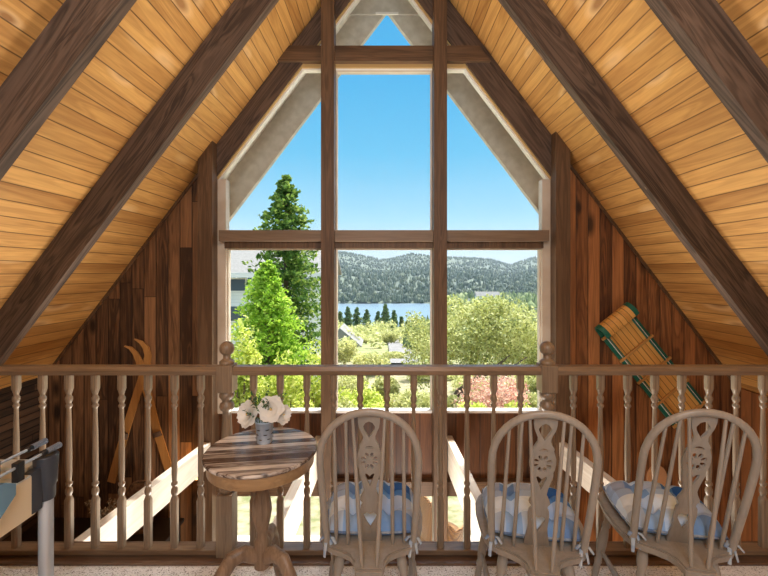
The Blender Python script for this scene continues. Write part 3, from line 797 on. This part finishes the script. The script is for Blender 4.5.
# ------------------------------------------------------------------ lower left: dark cabinet, dried bouquet, basket; sconce; right plaque
cabz = -.70
cb = empty('cabinet', (-2.32, 3.26, FLO), label='tall near black cabinet in the shadow against the left wall below', cat='cabinet')
CH = cabz - FLO
MB().box(-.6, .56, -.2, .2, .06, CH - .03).build('body', 'darkcab', cb)
MB().box(-.63, .59, -.225, .21, CH - .03, CH, .005).build('cabinet_top', 'darkcab', cb)
for a, b in ((-.59, -.025), (-.015, .55)):
    dd = MB().box(a, b, -.222, -.201, .1, CH - .06, .004).build('door', 'darkcab', cb)
    MB().ball(((b - .05) if a < -.1 else (a + .05), -.232, CH * .55), .014, 2).build('knob', 'brass', dd)
MB().box(-.58, .54, -.17, .17, 0, .06).build('plinth', 'darkcab', cb)
bx, by = at(108, 505, 3.15).x, 3.15
dp = empty('dried_bouquet', (bx, by, cabz), label='dried flower bouquet on the dark cabinet under the crossed skis', cat='bouquet')
MB().lathe([(.045, 0), (.06, .03), (.05, .1), (.035, .13), (.04, .14)], seg=18).build('vase', 'darkcab', dp)
rnd = random.Random(11); sm_ = MB()
for k in range(26):
    a = rnd.uniform(0, 2 * PI); ti = rnd.uniform(0, 1.0); ln = rnd.uniform(.1, .24)
    d_ = Vector((math.cos(a) * math.sin(ti), math.sin(a) * math.sin(ti), math.cos(ti))); p0_ = Vector((0, 0, .13)); p1_ = p0_ + d_ * ln
    sm_.tube([p0_, p1_], .0015, 4)
    lm = MB().ball(p1_, .008, 1)
    for j in range(16):
        n_ = Vector((rnd.uniform(-1, 1), rnd.uniform(-1, 1), rnd.uniform(-1, 1))).normalized(); t_ = n_.orthogonal().normalized(); s_ = rnd.uniform(.010, .016); c_ = p1_
        lm.add([c_, c_ + n_ * s_ + t_ * s_ * .5, c_ + n_ * s_ * 2, c_ + n_ * s_ - t_ * s_ * .5], [(0, 1, 2, 3)])
    lm.build('dried_head', 'dried', dp)
sm_.build('dried_stems', 'dried', dp)
bp = at(141, 490, 3.3)
bk = empty('basket', (bp.x, 3.3, cabz), label='brown woven basket with hoop handle on the dark cabinet beside the bouquet', cat='basket')
MB().lathe([(.06, 0), (.075, .02), (.095, .16), (.10, .30), (.105, .33), (.098, .33), (.088, .05), (.01, .03)], seg=24).build('bowl', 'basket', bk)
MB().tube([(.1 * math.cos(a), 0, .32 + .09 * math.sin(a)) for a in [PI * k / 12 for k in range(13)]], .006, 8).build('handle', 'basket', bk)
sp_ = at(198, 480, 3.36)
sc = empty('wall_sconce', (sp_.x - .02, WY, sp_.z), label='glowing warm wall sconce low on the left wall behind the tie beam', cat='lamp')
MB().box(-.035, .035, -.02, 0, -.06, .06, .004).build('backplate', 'brass', sc)
MB().tube([(0, -.01, -.02), (0, -.07, -.04), (0, -.09, -.01)], .006, 8).build('arm', 'brass', sc)
MB().lathe([(.03, 0), (.042, .015), (.055, .075), (.053, .076), (.04, .017), (.005, .004)], c=(0, -.09, -.01), seg=20).build('lamp_shade', 'shade', sc)
pl = at(656, 478, WY)
pq = MB()
pts = [(.085 * math.cos(a), .12 * math.sin(a)) for a in [2 * PI * k / 28 for k in range(28)]]
pq.prism(pts, 'Y', -.02, 0)
tag(pq.build('wall_plaque', 'plaque', None, None, (pl.x, WY - .001, pl.z)), 'small rounded tan plaque on the right wall behind the right chair', 'plaque')

# ------------------------------------------------------------------ outside: deck, wicker chair
MB().box(-6, 6, WY + .1, 5.85, FLO - .22, FLO - .02).build('deck', 'deck', kind='structure')
wc = empty('wicker_chair', (at(441, 520, 5.3).x, 5.3, FLO - .02), math.radians(-65), label='honey wicker armchair on the sunny deck behind the lower glass', cat='chair')
m = MB()
vs = []; NA, NZ = 26, 10
for j in range(NZ + 1):
    for i in range(NA + 1):
        a = math.radians(-35 + 250 * i / NA); f = j / NZ
        back = max(0, math.sin(a)) ** 1.2
        top = .60 + .40 * back
        z = .36 + (top - .36) * f; r_ = .29 + .05 * f
        vs.append((r_ * math.cos(a), r_ * math.sin(a) * .95 * -1, z))
fs = [(j * (NA + 1) + i, j * (NA + 1) + i + 1, (j + 1) * (NA + 1) + i + 1, (j + 1) * (NA + 1) + i) for j in range(NZ) for i in range(NA)]
m.add(vs, fs, True)
vs2 = [(x * .93, y * .93, z) for x, y, z in vs]; m.add(vs2, [tuple(reversed(f)) for f in fs], True)
m.build('woven_back', 'wicker', wc)
MB().tube([(v[0] * .965, v[1] * .965, v[2]) for v in vs[-(NA + 1):]], .02, 10).build('rolled_rim', 'wicker', wc)
MB().lathe([(.27, .34), (.29, .35), (.29, .38), (.27, .40), (.01, .41)], seg=28).build('seat', 'wicker', wc)
for a in (45, 135, 225, 315):
    a = math.radians(a); MB().tube([(.22 * math.cos(a), .22 * math.sin(a), .36), (.26 * math.cos(a), .26 * math.sin(a), 0)], .018, 10).build('leg', 'wicker', wc)

# ------------------------------------------------------------------ land, lake and hills
ridge = [(-900, 256), (60, 255), (200, 252), (300, 250), (336, 252.5), (350, 254), (362, 256), (375, 259.5), (386, 260.5), (398, 257.5), (412, 254.5), (425, 256), (437, 259), (448, 258), (470, 258.5), (490, 260), (503, 263.5), (511, 265.5), (520, 262), (535, 258), (550, 256), (640, 254), (1700, 256)]
def ridge_y(px):
    for (a, ya), (b, yb) in zip(ridge, ridge[1:]):
        if a <= px <= b: return ya + (yb - ya) * (px - a) / (b - a)
    return 256
LAKE = -60
def sstep(a, b, x):
    t_ = min(1, max(0, (x - a) / (b - a))); return t_ * t_ * (3 - 2 * t_)
def ground(X, Y):
    if Y < 7: return -2.75
    if Y < 420:
        z = -2.9 - (Y - 7) * (57.6 / 413)
        return z + .3 * mnoise.noise(Vector((X * .05, Y * .05, 0))) * min(1, Y / 40) * 3
    land = sstep(45, 120, X - (Y - 420) * .05)
    if Y < 775:
        z = LAKE - 4 + 26 * land * (1 - .4 * sstep(600, 775, Y))
        return z
    px = 384 + X / Y * F; hz = CAMZ + (272 - ridge_y(px)) / F * 2200
    t_ = min(1, (Y - 775) / (2200 - 775)); h0 = LAKE + 3
    prof = .34 * sstep(0, .30, t_) + .12 * sstep(.3, .55, t_) + .54 * sstep(.5, 1, t_)
    if Y > 2200: prof = 1 - (Y - 2200) / 1500
    return h0 + (hz - h0) * prof + 10 * mnoise.noise(Vector((X * .006, Y * .006, 3))) * math.sin(min(1, t_) * PI) + 4 * mnoise.noise(Vector((X * .02, Y * .02, 5))) * min(1, (1 - t_) * 4 + .2)
def sheet(name, ys, hw, nx, mat):
    m = MB(); vs = []
    for Y in ys:
        w_ = hw(Y)
        for i in range(nx + 1):
            X = -w_ + 2 * w_ * i / nx; vs.append((X, Y, ground(X, Y)))
    n = nx + 1
    m.add(vs, [(j * n + i, j * n + i + 1, (j + 1) * n + i + 1, (j + 1) * n + i) for j in range(len(ys) - 1) for i in range(nx)], True)
    return m.build(name, mat, kind='structure')
sheet('ground_near', [5.5 + k * 1.0 for k in range(36)], lambda Y: 14 + Y, 60, 'litter')
sheet('ground', [40 + k * 12 for k in range(33)], lambda Y: 60 + Y * 1.1, 60, 'ground')
sheet('ground_hills', [424 + k * 25 for k in range(15)] + [785 + k * 30 for k in range(60)], lambda Y: 250 + Y * .95, 220, 'hill')
MB().box(-900, 900, 405, 800, LAKE - 1, LAKE).build('lake', 'lake', kind='structure')
# driveway: a strip of grey paving down the slope
m = MB(); vs = []
for k in range(25):
    Y = 30 + k * 5; cx = at(404 - 10 * math.sin(k / 24 * 2.2), 0, Y).x; w_ = 1.0 + .008 * Y
    for s_ in (-1, 1): vs.append((cx + s_ * w_, Y, ground(cx, Y) + .3))
m.add(vs, [(2 * k, 2 * k + 1, 2 * k + 3, 2 * k + 2) for k in range(24)], True)
m.build('driveway', 'drive', kind='structure')

# ------------------------------------------------------------------ foliage tools
def leaf(m, c, s_, rnd, up=.3, flat=1.0):
    n_ = Vector((rnd.gauss(0, 1), rnd.gauss(0, 1), rnd.gauss(up, 1))).normalized(); t_ = n_.orthogonal().normalized()
    t_ = (Matrix.Rotation(rnd.uniform(0, 6.28), 3, n_) @ t_); b_ = n_.cross(t_)
    m.v += [tuple(c - t_ * s_), tuple(c + b_ * s_ * .55 * flat), tuple(c + t_ * s_), tuple(c - b_ * s_ * .55 * flat)]
    o = len(m.v) - 4; m.f.append((o, o + 1, o + 2, o + 3)); m.sm.append(False)
def crown(blobs, n, size, rnd, shell=.55):
    m = MB(); vol = [b[3] * b[4] + b[3] * b[5] for b in blobs]; tot = sum(vol)
    for b, v in zip(blobs, vol):
        for _ in range(int(n * v / tot)):
            d_ = Vector((rnd.gauss(0, 1), rnd.gauss(0, 1), rnd.gauss(0, 1))).normalized()
            r_ = rnd.uniform(shell, 1.0) * (1 + .22 * mnoise.noise(Vector((d_.x * 2.7 + b[0], d_.y * 2.7, d_.z * 2.7))))
            leaf(m, Vector((b[0] + d_.x * b[3] * r_, b[1] + d_.y * b[4] * r_, b[2] + d_.z * b[5] * r_)), size * rnd.uniform(.6, 1.3), rnd)
    return m
def shrub(name, px, py_top, Y, rx_px, h_px, mat, label, cat, n=2500, leafs=.07, seed=1, group=None, trunk=True):
    rnd = random.Random(seed); sc_ = Y / F
    X = (px - 384) * sc_; zt_ = CAMZ - (py_top - 272) * sc_; h = h_px * sc_; rx = rx_px * sc_
    g = ground(X, Y); zb = min(zt_ - h, g + .2) if zt_ - h > g else g
    zb = g
    h = zt_ - zb
    o = empty(name, (X, Y, zb), label=label, cat=cat, group=group)
    blobs = [(0, 0, h * .55, rx * .8, rx * .7, h * .45)]
    for k in range(9):
        a = rnd.uniform(0, 6.28); r_ = rnd.uniform(.35, .62) * rx
        s2 = rnd.uniform(.35, .55); blobs.append((math.cos(a) * r_, math.sin(a) * r_ * .8, h * rnd.uniform(.3, .74), rx * s2, rx * s2 * .9, min(rx * s2, h * .26)))
    crown(blobs, n, leafs, rnd).build('foliage', mat, o)
    m = MB(); m.tube([(0, 0, -.3), (.02, 0, h * .25), (.05, .02, h * .5)], [.06 * h ** .5, .05 * h ** .5, .02], 8)
    for k in range(5):
        a = 1.26 * k + rnd.random(); m.tube([(0, 0, h * .15), (math.cos(a) * rx * .3, math.sin(a) * rx * .3, h * .4), (math.cos(a) * rx * .55, math.sin(a) * rx * .55, h * .62)], [.03 * h ** .5, .022 * h ** .5, .01], 6)
    m.build('stems', 'bark', o)
    return o
def conifer(name, px, py_top, Y, prof, mat, label, seed, n_whorl, n_br, leafs, droop=.25, group=None, trunk_r=.16, lpb=40, tuft=3):
    """prof: [(py, half width px)] silhouette"""
    rnd = random.Random(seed); sc_ = Y / F; X = (px - 384) * sc_; zt_ = CAMZ - (py_top - 272) * sc_; g = ground(X, Y)
    o = empty(name, (X, Y, g), label=label, cat='tree', group=group)
    H = zt_ - g; m = MB()
    def rad(z):
        py = 272 + (CAMZ - (z + g)) / sc_
        for (a, wa), (b, wb) in zip(prof, prof[1:]):
            if a <= py <= b: return (wa + (wb - wa) * (py - a) / (b - a)) * sc_
        return prof[-1][1] * sc_ if py > prof[-1][0] else .02
    br = MB(); br.tube([(0, 0, -.3), (0, 0, H * .5), (0, 0, H * .97)], [trunk_r, trunk_r * .6, .02], 8)
    for w_ in range(n_whorl):
        z = H * (1 - ((w_ + .5) / n_whorl) ** 1.0 * .93); R_ = rad(z)
        for b in range(n_br):
            a = rnd.uniform(0, 6.28); ln = R_ * rnd.uniform(.62, 1.12); dz = rnd.uniform(-.06, .06) * H / n_whorl * 8
            if ln < .05: ln = .05
            d_ = Vector((math.cos(a), math.sin(a), 0))
            for j in range(lpb):
                f = .18 + .82 * (j + rnd.random()) / lpb
                spread = .18 * ln * math.sin(f * PI) + .05
                c = d_ * ln * f + Vector((-d_.y, d_.x, 0)) * rnd.gauss(0, spread * .6) + Vector((0, 0, z + dz + ln * droop * (-f + .75 * f * f) + rnd.gauss(0, spread * .35)))
                leaf(m, c, leafs * rnd.uniform(.6, 1.25), rnd, .6)
            if b % 2 == 0 and ln > .3: br.tube([(0, 0, z + dz), d_ * ln * .5 + Vector((0, 0, z + dz - droop * ln * .31))], [.02, .008], 4)
    m.build('foliage', mat, o); br.build('trunk', 'bark', o)
    return o
conifer('conifer', 286, 176, 16, [(176, 3), (190, 12), (210, 24), (225, 32), (245, 36), (280, 40), (330, 46), (420, 52), (600, 54)], 'dkcon', 'tall dark green conifer rising past the transom in the left window', 3, 46, 10, .10, .35, lpb=34)
conifer('conifer', 267, 262, 12.5, [(262, 4), (285, 18), (310, 29), (340, 39), (380, 46), (600, 48)], 'ltcon', 'bright green conical conifer standing in front of the tall dark conifer', 4, 46, 11, .065, -.35, lpb=36)
sg = 'yellow green shrubs under the conifers'
shrub('shrub', 243, 318, 10.2, 24, 100, 'ybush', 'tall yellow green shrub at the left edge of the left window', 'shrub', 4200, .06, 21, sg)
shrub('shrub', 285, 352, 9.6, 28, 70, 'ybush', 'yellow green shrub in front of the bright conical conifer', 'shrub', 3800, .055, 22, sg)
shrub('shrub', 318, 340, 10.5, 20, 80, 'ybush', 'yellow green shrub beside the left mullion post', 'shrub', 3000, .06, 23, sg)
# oak
ox = 488; oY = 18.0; s_ = oY / F
rnd = random.Random(31)
og = ground((452 - 384) * s_, oY); oX = (452 - 384) * s_
oak = empty('oak_tree', (oX, oY, og), label='broad olive green oak filling the lower right window, dark limbs showing', cat='tree')
blobs = []
for (bx_, by_, r_, rz_) in ((470, 330, 34, 30), (500, 325, 36, 28), (525, 345, 30, 26), (440, 345, 26, 28), (420, 355, 20, 30), (482, 350, 38, 24), (540, 362, 24, 18), (455, 312, 22, 16), (485, 306, 22, 12), (415, 330, 14, 18), (550, 350, 22, 24)):
    blobs.append(((bx_ - 384) * s_ - oX, rnd.uniform(-1, 1.2), CAMZ - (by_ - 272) * s_ - og, r_ * s_, r_ * s_ * .9, rz_ * s_))
crown(blobs, 24000, .068, rnd, .5).build('foliage', 'oak', oak)
m = MB()
def opt(px, py, dy=0): return Vector(((px - 384) * s_ - oX, dy, CAMZ - (py - 272) * s_ - og))
m.tube([opt(446, 470), opt(450, 415, -.2), opt(456, 390, -.4), opt(466, 376, -1.0), opt(482, 362, -1.6), opt(497, 347, -1.8)], [.2, .17, .14, .11, .08, .03], 8)
m.tube([opt(455, 392, -.4), opt(472, 384, -1.5), opt(488, 370, -1.9), (opt(500, 356, -2.0))], [.1, .09, .06, .02], 8)
m.tube([opt(450, 412, -.2), opt(442, 385, 0), opt(428, 362, .2)], [.12, .08, .03], 8)
m.tube([opt(480, 364, -1.6), opt(500, 358, -1.7), opt(515, 350, -1.5)], [.06, .05, .02], 8)
m.build('trunk', 'bark', oak)
shrub('shrub', 493, 376, 13.5, 44, 45, 'rose', 'reddish pink leafed shrub under the oak behind the railing', 'shrub', 5000, .055, 41)
pg = 'pale green shrubs down the slope seen through the middle window'
for i, (px, py, Y, r_, lab) in enumerate(((344, 338, 30, 16, 'pale shrub at the left edge of the middle window'), (372, 352, 26, 20, 'pale wide shrub left of the grey driveway'), (352, 366, 18, 18, 'pale shrub just above the handrail at the left of the middle window'), (366, 384, 13, 22, 'bright shrub below the handrail behind the middle chair'), (345, 388, 12, 18, 'bright shrub below the handrail beside the left mullion'), (412, 388, 14, 20, 'pale shrub below the handrail beside the right mullion'), (350, 376, 16, 22, 'pale shrub close behind the handrail in the middle window'), (385, 372, 17, 16, 'round pale shrub below the end of the grey driveway'), (418, 362, 24, 20, 'pale shrub beside the right mullion above the handrail'), (400, 392, 15, 18, 'pale low shrub below the handrail left of the right mullion'), (460, 372, 24, 26, 'pale shrub behind the limbs of the oak'), (500, 366, 26, 30, 'wide pale shrub behind the reddish shrub'), (535, 372, 22, 22, 'pale shrub beside the right newel ball'), (455, 396, 15, 12, 'low pale shrub at the foot of the oak'), (530, 392, 15, 16, 'low pale shrub right of the reddish shrub'), (415, 340, 70, 14, 'distant olive tree right of the grey driveway'), (345, 352, 45, 10, 'distant olive tree below the pale roof'), (345, 398, 11.5, 16, 'low shrub at the sill beside the left mullion'), (378, 398, 12, 20, 'low shrub at the sill behind the middle chair'), (425, 392, 12.5, 20, 'low shrub at the sill beside the right mullion'), (470, 402, 12, 24, 'low shrub at the sill in front of the reddish shrub'), (520, 402, 12, 22, 'low shrub at the sill beside the right newel'), (478, 378, 20, 30, 'broad pale shrub in the gap below the oak crown'), (525, 376, 19, 24, 'broad pale shrub beyond the reddish shrub'), (392, 352, 40, 12, 'pale shrub at the bend of the grey driveway'), (388, 330, 90, 11, 'distant olive tree beside the pointed conifers'), (366, 336, 80, 12, 'distant olive tree right of the pale roof'))):
    shrub('shrub', px, py, Y, r_, 40, 'ybush' if Y in (13, 12) else 'pale', lab, 'shrub' if Y < 70 else 'tree', 2600, .0016 * Y + .04, 50 + i, pg)
# row of conifers before the lake
rg = 'dark conifers in front of the lake'
row = [(340, 312, 9), (348, 307, 9), (357, 308, 10), (367, 310, 9), (385.5, 305, 10), (378, 312, 8), (394, 311, 7), (401.5, 317, 5), (407, 322, 4)]
words = ['leftmost', 'second from the left', 'third from the left', 'fourth from the left', 'sixth from the left, tallest', 'fifth from the left', 'seventh from the left', 'second from the right', 'rightmost and smallest']
for i, (px, py, w_) in enumerate(row):
    conifer('conifer', px, py, 190 + 6 * (i % 3), [(py, .8), (py + 12, w_ * .6), (py + 40, w_ * .95), (600, w_ * 1.0)], 'rowcon', 'dark pointed conifer before the lake, ' + words[i] + ' in its row', 70 + i, 18, 7, .8, .3, rg, .3, 10)
# a dense belt of small trees down the slope: nobody could count them
rnd = random.Random(61); blobs = []
for k in range(150):
    Y = rnd.uniform(55, 185); px = rnd.uniform(232, 545)
    if 378 < px < 402 and Y < 110: continue
    X = (px - 384) / F * Y; r_ = rnd.uniform(1.2, 2.2) * (.6 + Y / 150); g = ground(X, Y)
    blobs.append((X, Y, g + r_ * .8, r_, r_, r_ * rnd.uniform(.8, 1.15)))
tag(crown(blobs, 26000, .42, rnd, .6).build('woods', 'pale'), 'dense belt of pale green trees on the slope between house and lake', 'woods', None, 'stuff')
# far forests: nobody could count them
def forest(name, mat, label, pts, hmin, hmax, seed, cone=True):
    rnd = random.Random(seed); m = MB()
    for X, Y in pts:
        z = ground(X, Y); h = rnd.uniform(hmin, hmax); r_ = h * rnd.uniform(.22, .36); k = 6; o = len(m.v); a0 = rnd.random() * 6
        if cone and rnd.random() < .6:
            m.v += [(X + r_ * math.cos(a0 + 6.283 * i / k), Y + r_ * math.sin(a0 + 6.283 * i / k), z - 1) for i in range(k)] + [(X, Y, z + h)]
            m.f += [(o + i, o + (i + 1) % k, o + k) for i in range(k)]; m.sm += [False] * k
        else:
            r_ *= 1.3
            for lv, (rr, hh) in enumerate(((.6, 0), (1, .35), (.75, .7))):
                m.v += [(X + r_ * rr * rnd.uniform(.8, 1.2) * math.cos(a0 + 6.283 * i / k), Y + r_ * rr * math.sin(a0 + 6.283 * i / k), z - 1 + h * .8 * hh) for i in range(k)]
            m.v.append((X, Y, z + h * .8))
            m.f += [(o + l * k + i, o + l * k + (i + 1) % k, o + (l + 1) * k + (i + 1) % k, o + (l + 1) * k + i) for l in range(2) for i in range(k)] + [(o + 2 * k + i, o + 2 * k + (i + 1) % k, o + 3 * k) for i in range(k)]
            m.sm += [False] * 3 * k
    return tag(m.build(name, mat), label, 'forest', None, 'stuff')
rnd = random.Random(90)
pts = []
while len(pts) < 11000:
    Y = 778 + 1420 * rnd.random() ** 1.3; px = rnd.uniform(200, 570); X = (px - 384) / F * Y
    c_ = mnoise.noise(Vector((X * .008, Y * .008, 9)))
    clear = 0
    if c_ > -.45 and (not clear or rnd.random() < .2): pts.append((X, Y))
forest('forest', 'fleaf', 'hazy forest covering the mountains beyond the lake', pts, 7, 15, 91)
pts = []
while len(pts) < 1500:
    Y = rnd.uniform(230, 760); px = rnd.uniform(418, 640); X = (px - 384) / F * Y
    if ground(X, Y) > LAKE + 1: pts.append((X, Y))
forest('forest', 'mleaf', 'pale green woodland on the near shore right of the lake', pts, 6, 13, 92)
pts = []
while len(pts) < 500:
    Y = rnd.uniform(60, 400); px = rnd.uniform(200, 640)
    if 320 < px < 412: continue
    pts.append(((px - 384) / F * Y, Y))
forest('forest', 'mleaf', 'scattered pale green woods on the slope below the house', pts, 3, 7, 93, False)
# small building by the shore on the right
hb = empty('lake_house', (at(487, 292, 500).x, 500, ground(at(487, 292, 500).x, 500)), label='low pale grey building among trees above the oak', cat='building')
MB().box(-14, 14, -5, 5, -2, 10).build('wall', 'siding', hb)
MB().prism([(-6, 10), (6, 10), (0, 15)], 'X', -15, 15).build('roof', 'roof', hb)
# neighbour house on the left
nY = 24.0; nx0, nx1 = at(205, 0, nY).x, at(323, 0, nY).x
nh = empty('neighbor_house', ((nx0 + nx1) / 2, nY, -6), label='pale grey neighbouring house behind the conifers', cat='house')
hw_ = (nx1 - nx0) / 2; zt_ = CAMZ + 3 * nY / F + 6
MB().box(-hw_, hw_, 0, 7, 0, at(0, 283, nY).z + 6).build('wall', 'siding', nh)
ez, rz_ = at(0, 276, nY).z + 6, at(0, 241, nY).z + 6
m = MB().prism([(-.7, ez), (-.7, ez + .18), (3.5, rz_ + .35), (7.7, ez + .18), (7.7, ez), (3.5, rz_ + .1)], 'X', -hw_ - .5, hw_ + .3); m.build('roof', 'roof', nh)
MB().box(-hw_ - .5, hw_ + .3, -.76, -.7, ez - .08, ez + .2).build('fascia', 'white', nh)
for px, py0, py1, w_ in ((236, 278, 292, 1.3), (236, 305, 322, 1.3)):
    wx = at(px, 0, nY).x - (nx0 + nx1) / 2; za, zb = at(0, py1, nY).z + 6, at(0, py0, nY).z + 6
    f_ = MB().box(wx - w_ / 2, wx + w_ / 2, -.06, .02, za, zb).build('window_frame', 'white', nh)
    MB().box(wx - w_ / 2 + .08, wx + w_ / 2 - .08, -.075, -.05, za + .08, zb - .08).build('window_pane', 'darkglass', f_)
# small roof down the slope
rY = 70; rp = at(347, 345, rY)
rh = empty('cottage', (rp.x, rY, ground(rp.x, rY) - .5), label='pale roofed cottage low among trees in the middle window', cat='house')
zz = at(0, 346, rY).z - (ground(rp.x, rY) - .5)
MB().box(-3.4, 1.9, 0, 6, 0, zz).build('wall', 'tan', rh)
MB().prism([(-4.0, zz), (-1.2, zz + 3.2), (2.6, zz)], 'Y', -.5, 6.5).build('roof', 'roof', rh)

# ------------------------------------------------------------------ light
wld = bpy.data.worlds.new('sky'); S.world = wld; wld.use_nodes = True
nt = wld.node_tree; nt.nodes.clear()
tcw = nt.nodes.new('ShaderNodeTexCoord'); sep = nt.nodes.new('ShaderNodeSeparateXYZ'); nt.links.new(tcw.outputs['Generated'], sep.inputs[0])
rp_ = nt.nodes.new('ShaderNodeValToRGB'); nt.links.new(sep.outputs[2], rp_.inputs[0])
cr = rp_.color_ramp
stops = [(0.0, srgb(222, 238, 246)), (.05, srgb(204, 233, 247)), (.13, srgb(156, 217, 247)), (.28, srgb(98, 196, 244)), (.44, srgb(72, 181, 240)), (1.0, srgb(50, 150, 225))]
cr.elements[0].position, cr.elements[0].color = stops[0]; cr.elements[1].position, cr.elements[1].color = stops[-1]
for p, c in stops[1:-1]:
    e_ = cr.elements.new(p); e_.color = c
bg = nt.nodes.new('ShaderNodeBackground'); nt.links.new(rp_.outputs[0], bg.inputs[0]); bg.inputs[1].default_value = 1.0
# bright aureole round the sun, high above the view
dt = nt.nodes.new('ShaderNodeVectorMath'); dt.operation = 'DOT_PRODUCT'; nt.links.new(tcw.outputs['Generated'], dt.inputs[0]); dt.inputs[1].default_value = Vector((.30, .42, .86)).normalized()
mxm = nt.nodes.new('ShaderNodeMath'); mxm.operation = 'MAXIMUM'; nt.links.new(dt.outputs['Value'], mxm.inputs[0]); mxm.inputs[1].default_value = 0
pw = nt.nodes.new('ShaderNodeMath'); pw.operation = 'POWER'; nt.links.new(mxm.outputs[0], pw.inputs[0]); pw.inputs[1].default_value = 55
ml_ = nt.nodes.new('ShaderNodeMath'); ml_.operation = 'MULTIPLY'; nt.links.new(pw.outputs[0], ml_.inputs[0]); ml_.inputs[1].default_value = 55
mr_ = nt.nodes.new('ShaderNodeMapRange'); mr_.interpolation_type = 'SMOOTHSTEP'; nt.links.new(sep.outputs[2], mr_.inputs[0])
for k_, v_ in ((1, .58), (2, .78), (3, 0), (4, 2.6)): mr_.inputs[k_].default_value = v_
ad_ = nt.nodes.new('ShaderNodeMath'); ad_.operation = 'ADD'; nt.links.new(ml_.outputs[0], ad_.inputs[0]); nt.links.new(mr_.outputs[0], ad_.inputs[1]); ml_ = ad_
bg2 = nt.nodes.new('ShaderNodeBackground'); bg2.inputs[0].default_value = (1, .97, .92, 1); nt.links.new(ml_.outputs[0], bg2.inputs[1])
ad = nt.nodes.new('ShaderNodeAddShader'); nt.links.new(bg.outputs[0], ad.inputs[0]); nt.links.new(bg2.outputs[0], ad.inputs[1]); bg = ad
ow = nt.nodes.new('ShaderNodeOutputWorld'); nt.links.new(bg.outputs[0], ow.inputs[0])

def light(typ, name, loc, energy, color=(1, 1, 1), **kw):
    l = bpy.data.lights.new(name, typ); l.energy = energy; l.color = color
    for k, v in kw.items(): setattr(l, k, v)
    o = bpy.data.objects.new(name, l); COL.objects.link(o); o.location = loc; return o
sun = light('SUN', 'sun', (0, 0, 30), 3.8, (1, .95, .86), angle=.009)
sun.rotation_euler = Vector((.30, .42, .86)).to_track_quat('Z', 'Y').to_euler()
low = light('SPOT', 'fill_spot_below', (0, 3.0, -1.6), 600, (1, .95, .88), shadow_soft_size=.4, spot_size=math.radians(106), spot_blend=.6)  # added spot without a fixture, stands in for window light on the ceiling
low.rotation_euler = Vector((0, .57, -.82)).to_track_quat('Z', 'Y').to_euler()
light('POINT', 'fill_point_below', (0, 2.2, -1.3), 110, (1, .95, .88), shadow_soft_size=.3)  # added fill under the loft edge, no real lamp hangs here
light('POINT', 'fill_point_loft', (0, -1.2, 2.6), 190, (.88, .94, 1), shadow_soft_size=.6)  # invented soft fill behind the camera, no fixture
up = light('SPOT', 'fill_spot_loft', (0, -.7, 1.0), 150, (.90, .95, 1), shadow_soft_size=.3, spot_size=math.radians(165), spot_blend=.6)  # added upward fill to brighten the ceiling, not a lamp of the room
up.rotation_euler = (PI, 0, 0)
light('POINT', 'sconce_lamp', (sp_.x - .02, WY - .10, sp_.z + .05), 4, (1, .6, .25), shadow_soft_size=.03)

# summer haze over the lake basin
hz_ = NT('haze_air'); vol = hz_.n('ShaderNodeVolumeScatter', i_Color=(.75, .87, 1, 1), i_Density=.00011, i_Anisotropy=.2)
oo = hz_.n('ShaderNodeOutputMaterial'); hz_.t.links.new(vol.outputs[0], oo.inputs['Volume']); M['haze'] = hz_.m
tag(MB().box(-2300, 2300, 130, 2900, -75, 260).build('haze', 'haze'), 'pale summer haze over the lake and mountains', 'haze', None, 'stuff')

for o in list(S.objects):               # the roof sits a little off the railing's centre line
    if o.parent is None and o.name.split('.')[0] in ('ceiling', 'rafter', 'trim_1', 'trim_2', 'trim_3'): o.location.x += .03

# ------------------------------------------------------------------ camera
cam = bpy.data.cameras.new('camera'); co = bpy.data.objects.new('camera', cam); COL.objects.link(co)
cam.sensor_width = 36; cam.lens = 36 * F / 768; cam.shift_y = -16 / 768
co.location = (0, 0, CAMZ); co.rotation_euler = (PI / 2, 0, 0); cam.clip_start = .05; cam.clip_end = 6000
S.camera = co
vs_ = S.view_settings; vs_.view_transform = 'Standard'; vs_.look = 'None'; vs_.gamma = 1; vs_.use_curve_mapping = False; vs_.exposure = 0
cy = S.cycles
cy.max_bounces = 8; cy.diffuse_bounces = 5; cy.glossy_bounces = 3; cy.transparent_max_bounces = 12; cy.transmission_bounces = 4
cy.use_denoising = True; cy.sample_clamp_indirect = 6; cy.caustics_reflective = False; cy.caustics_refractive = False
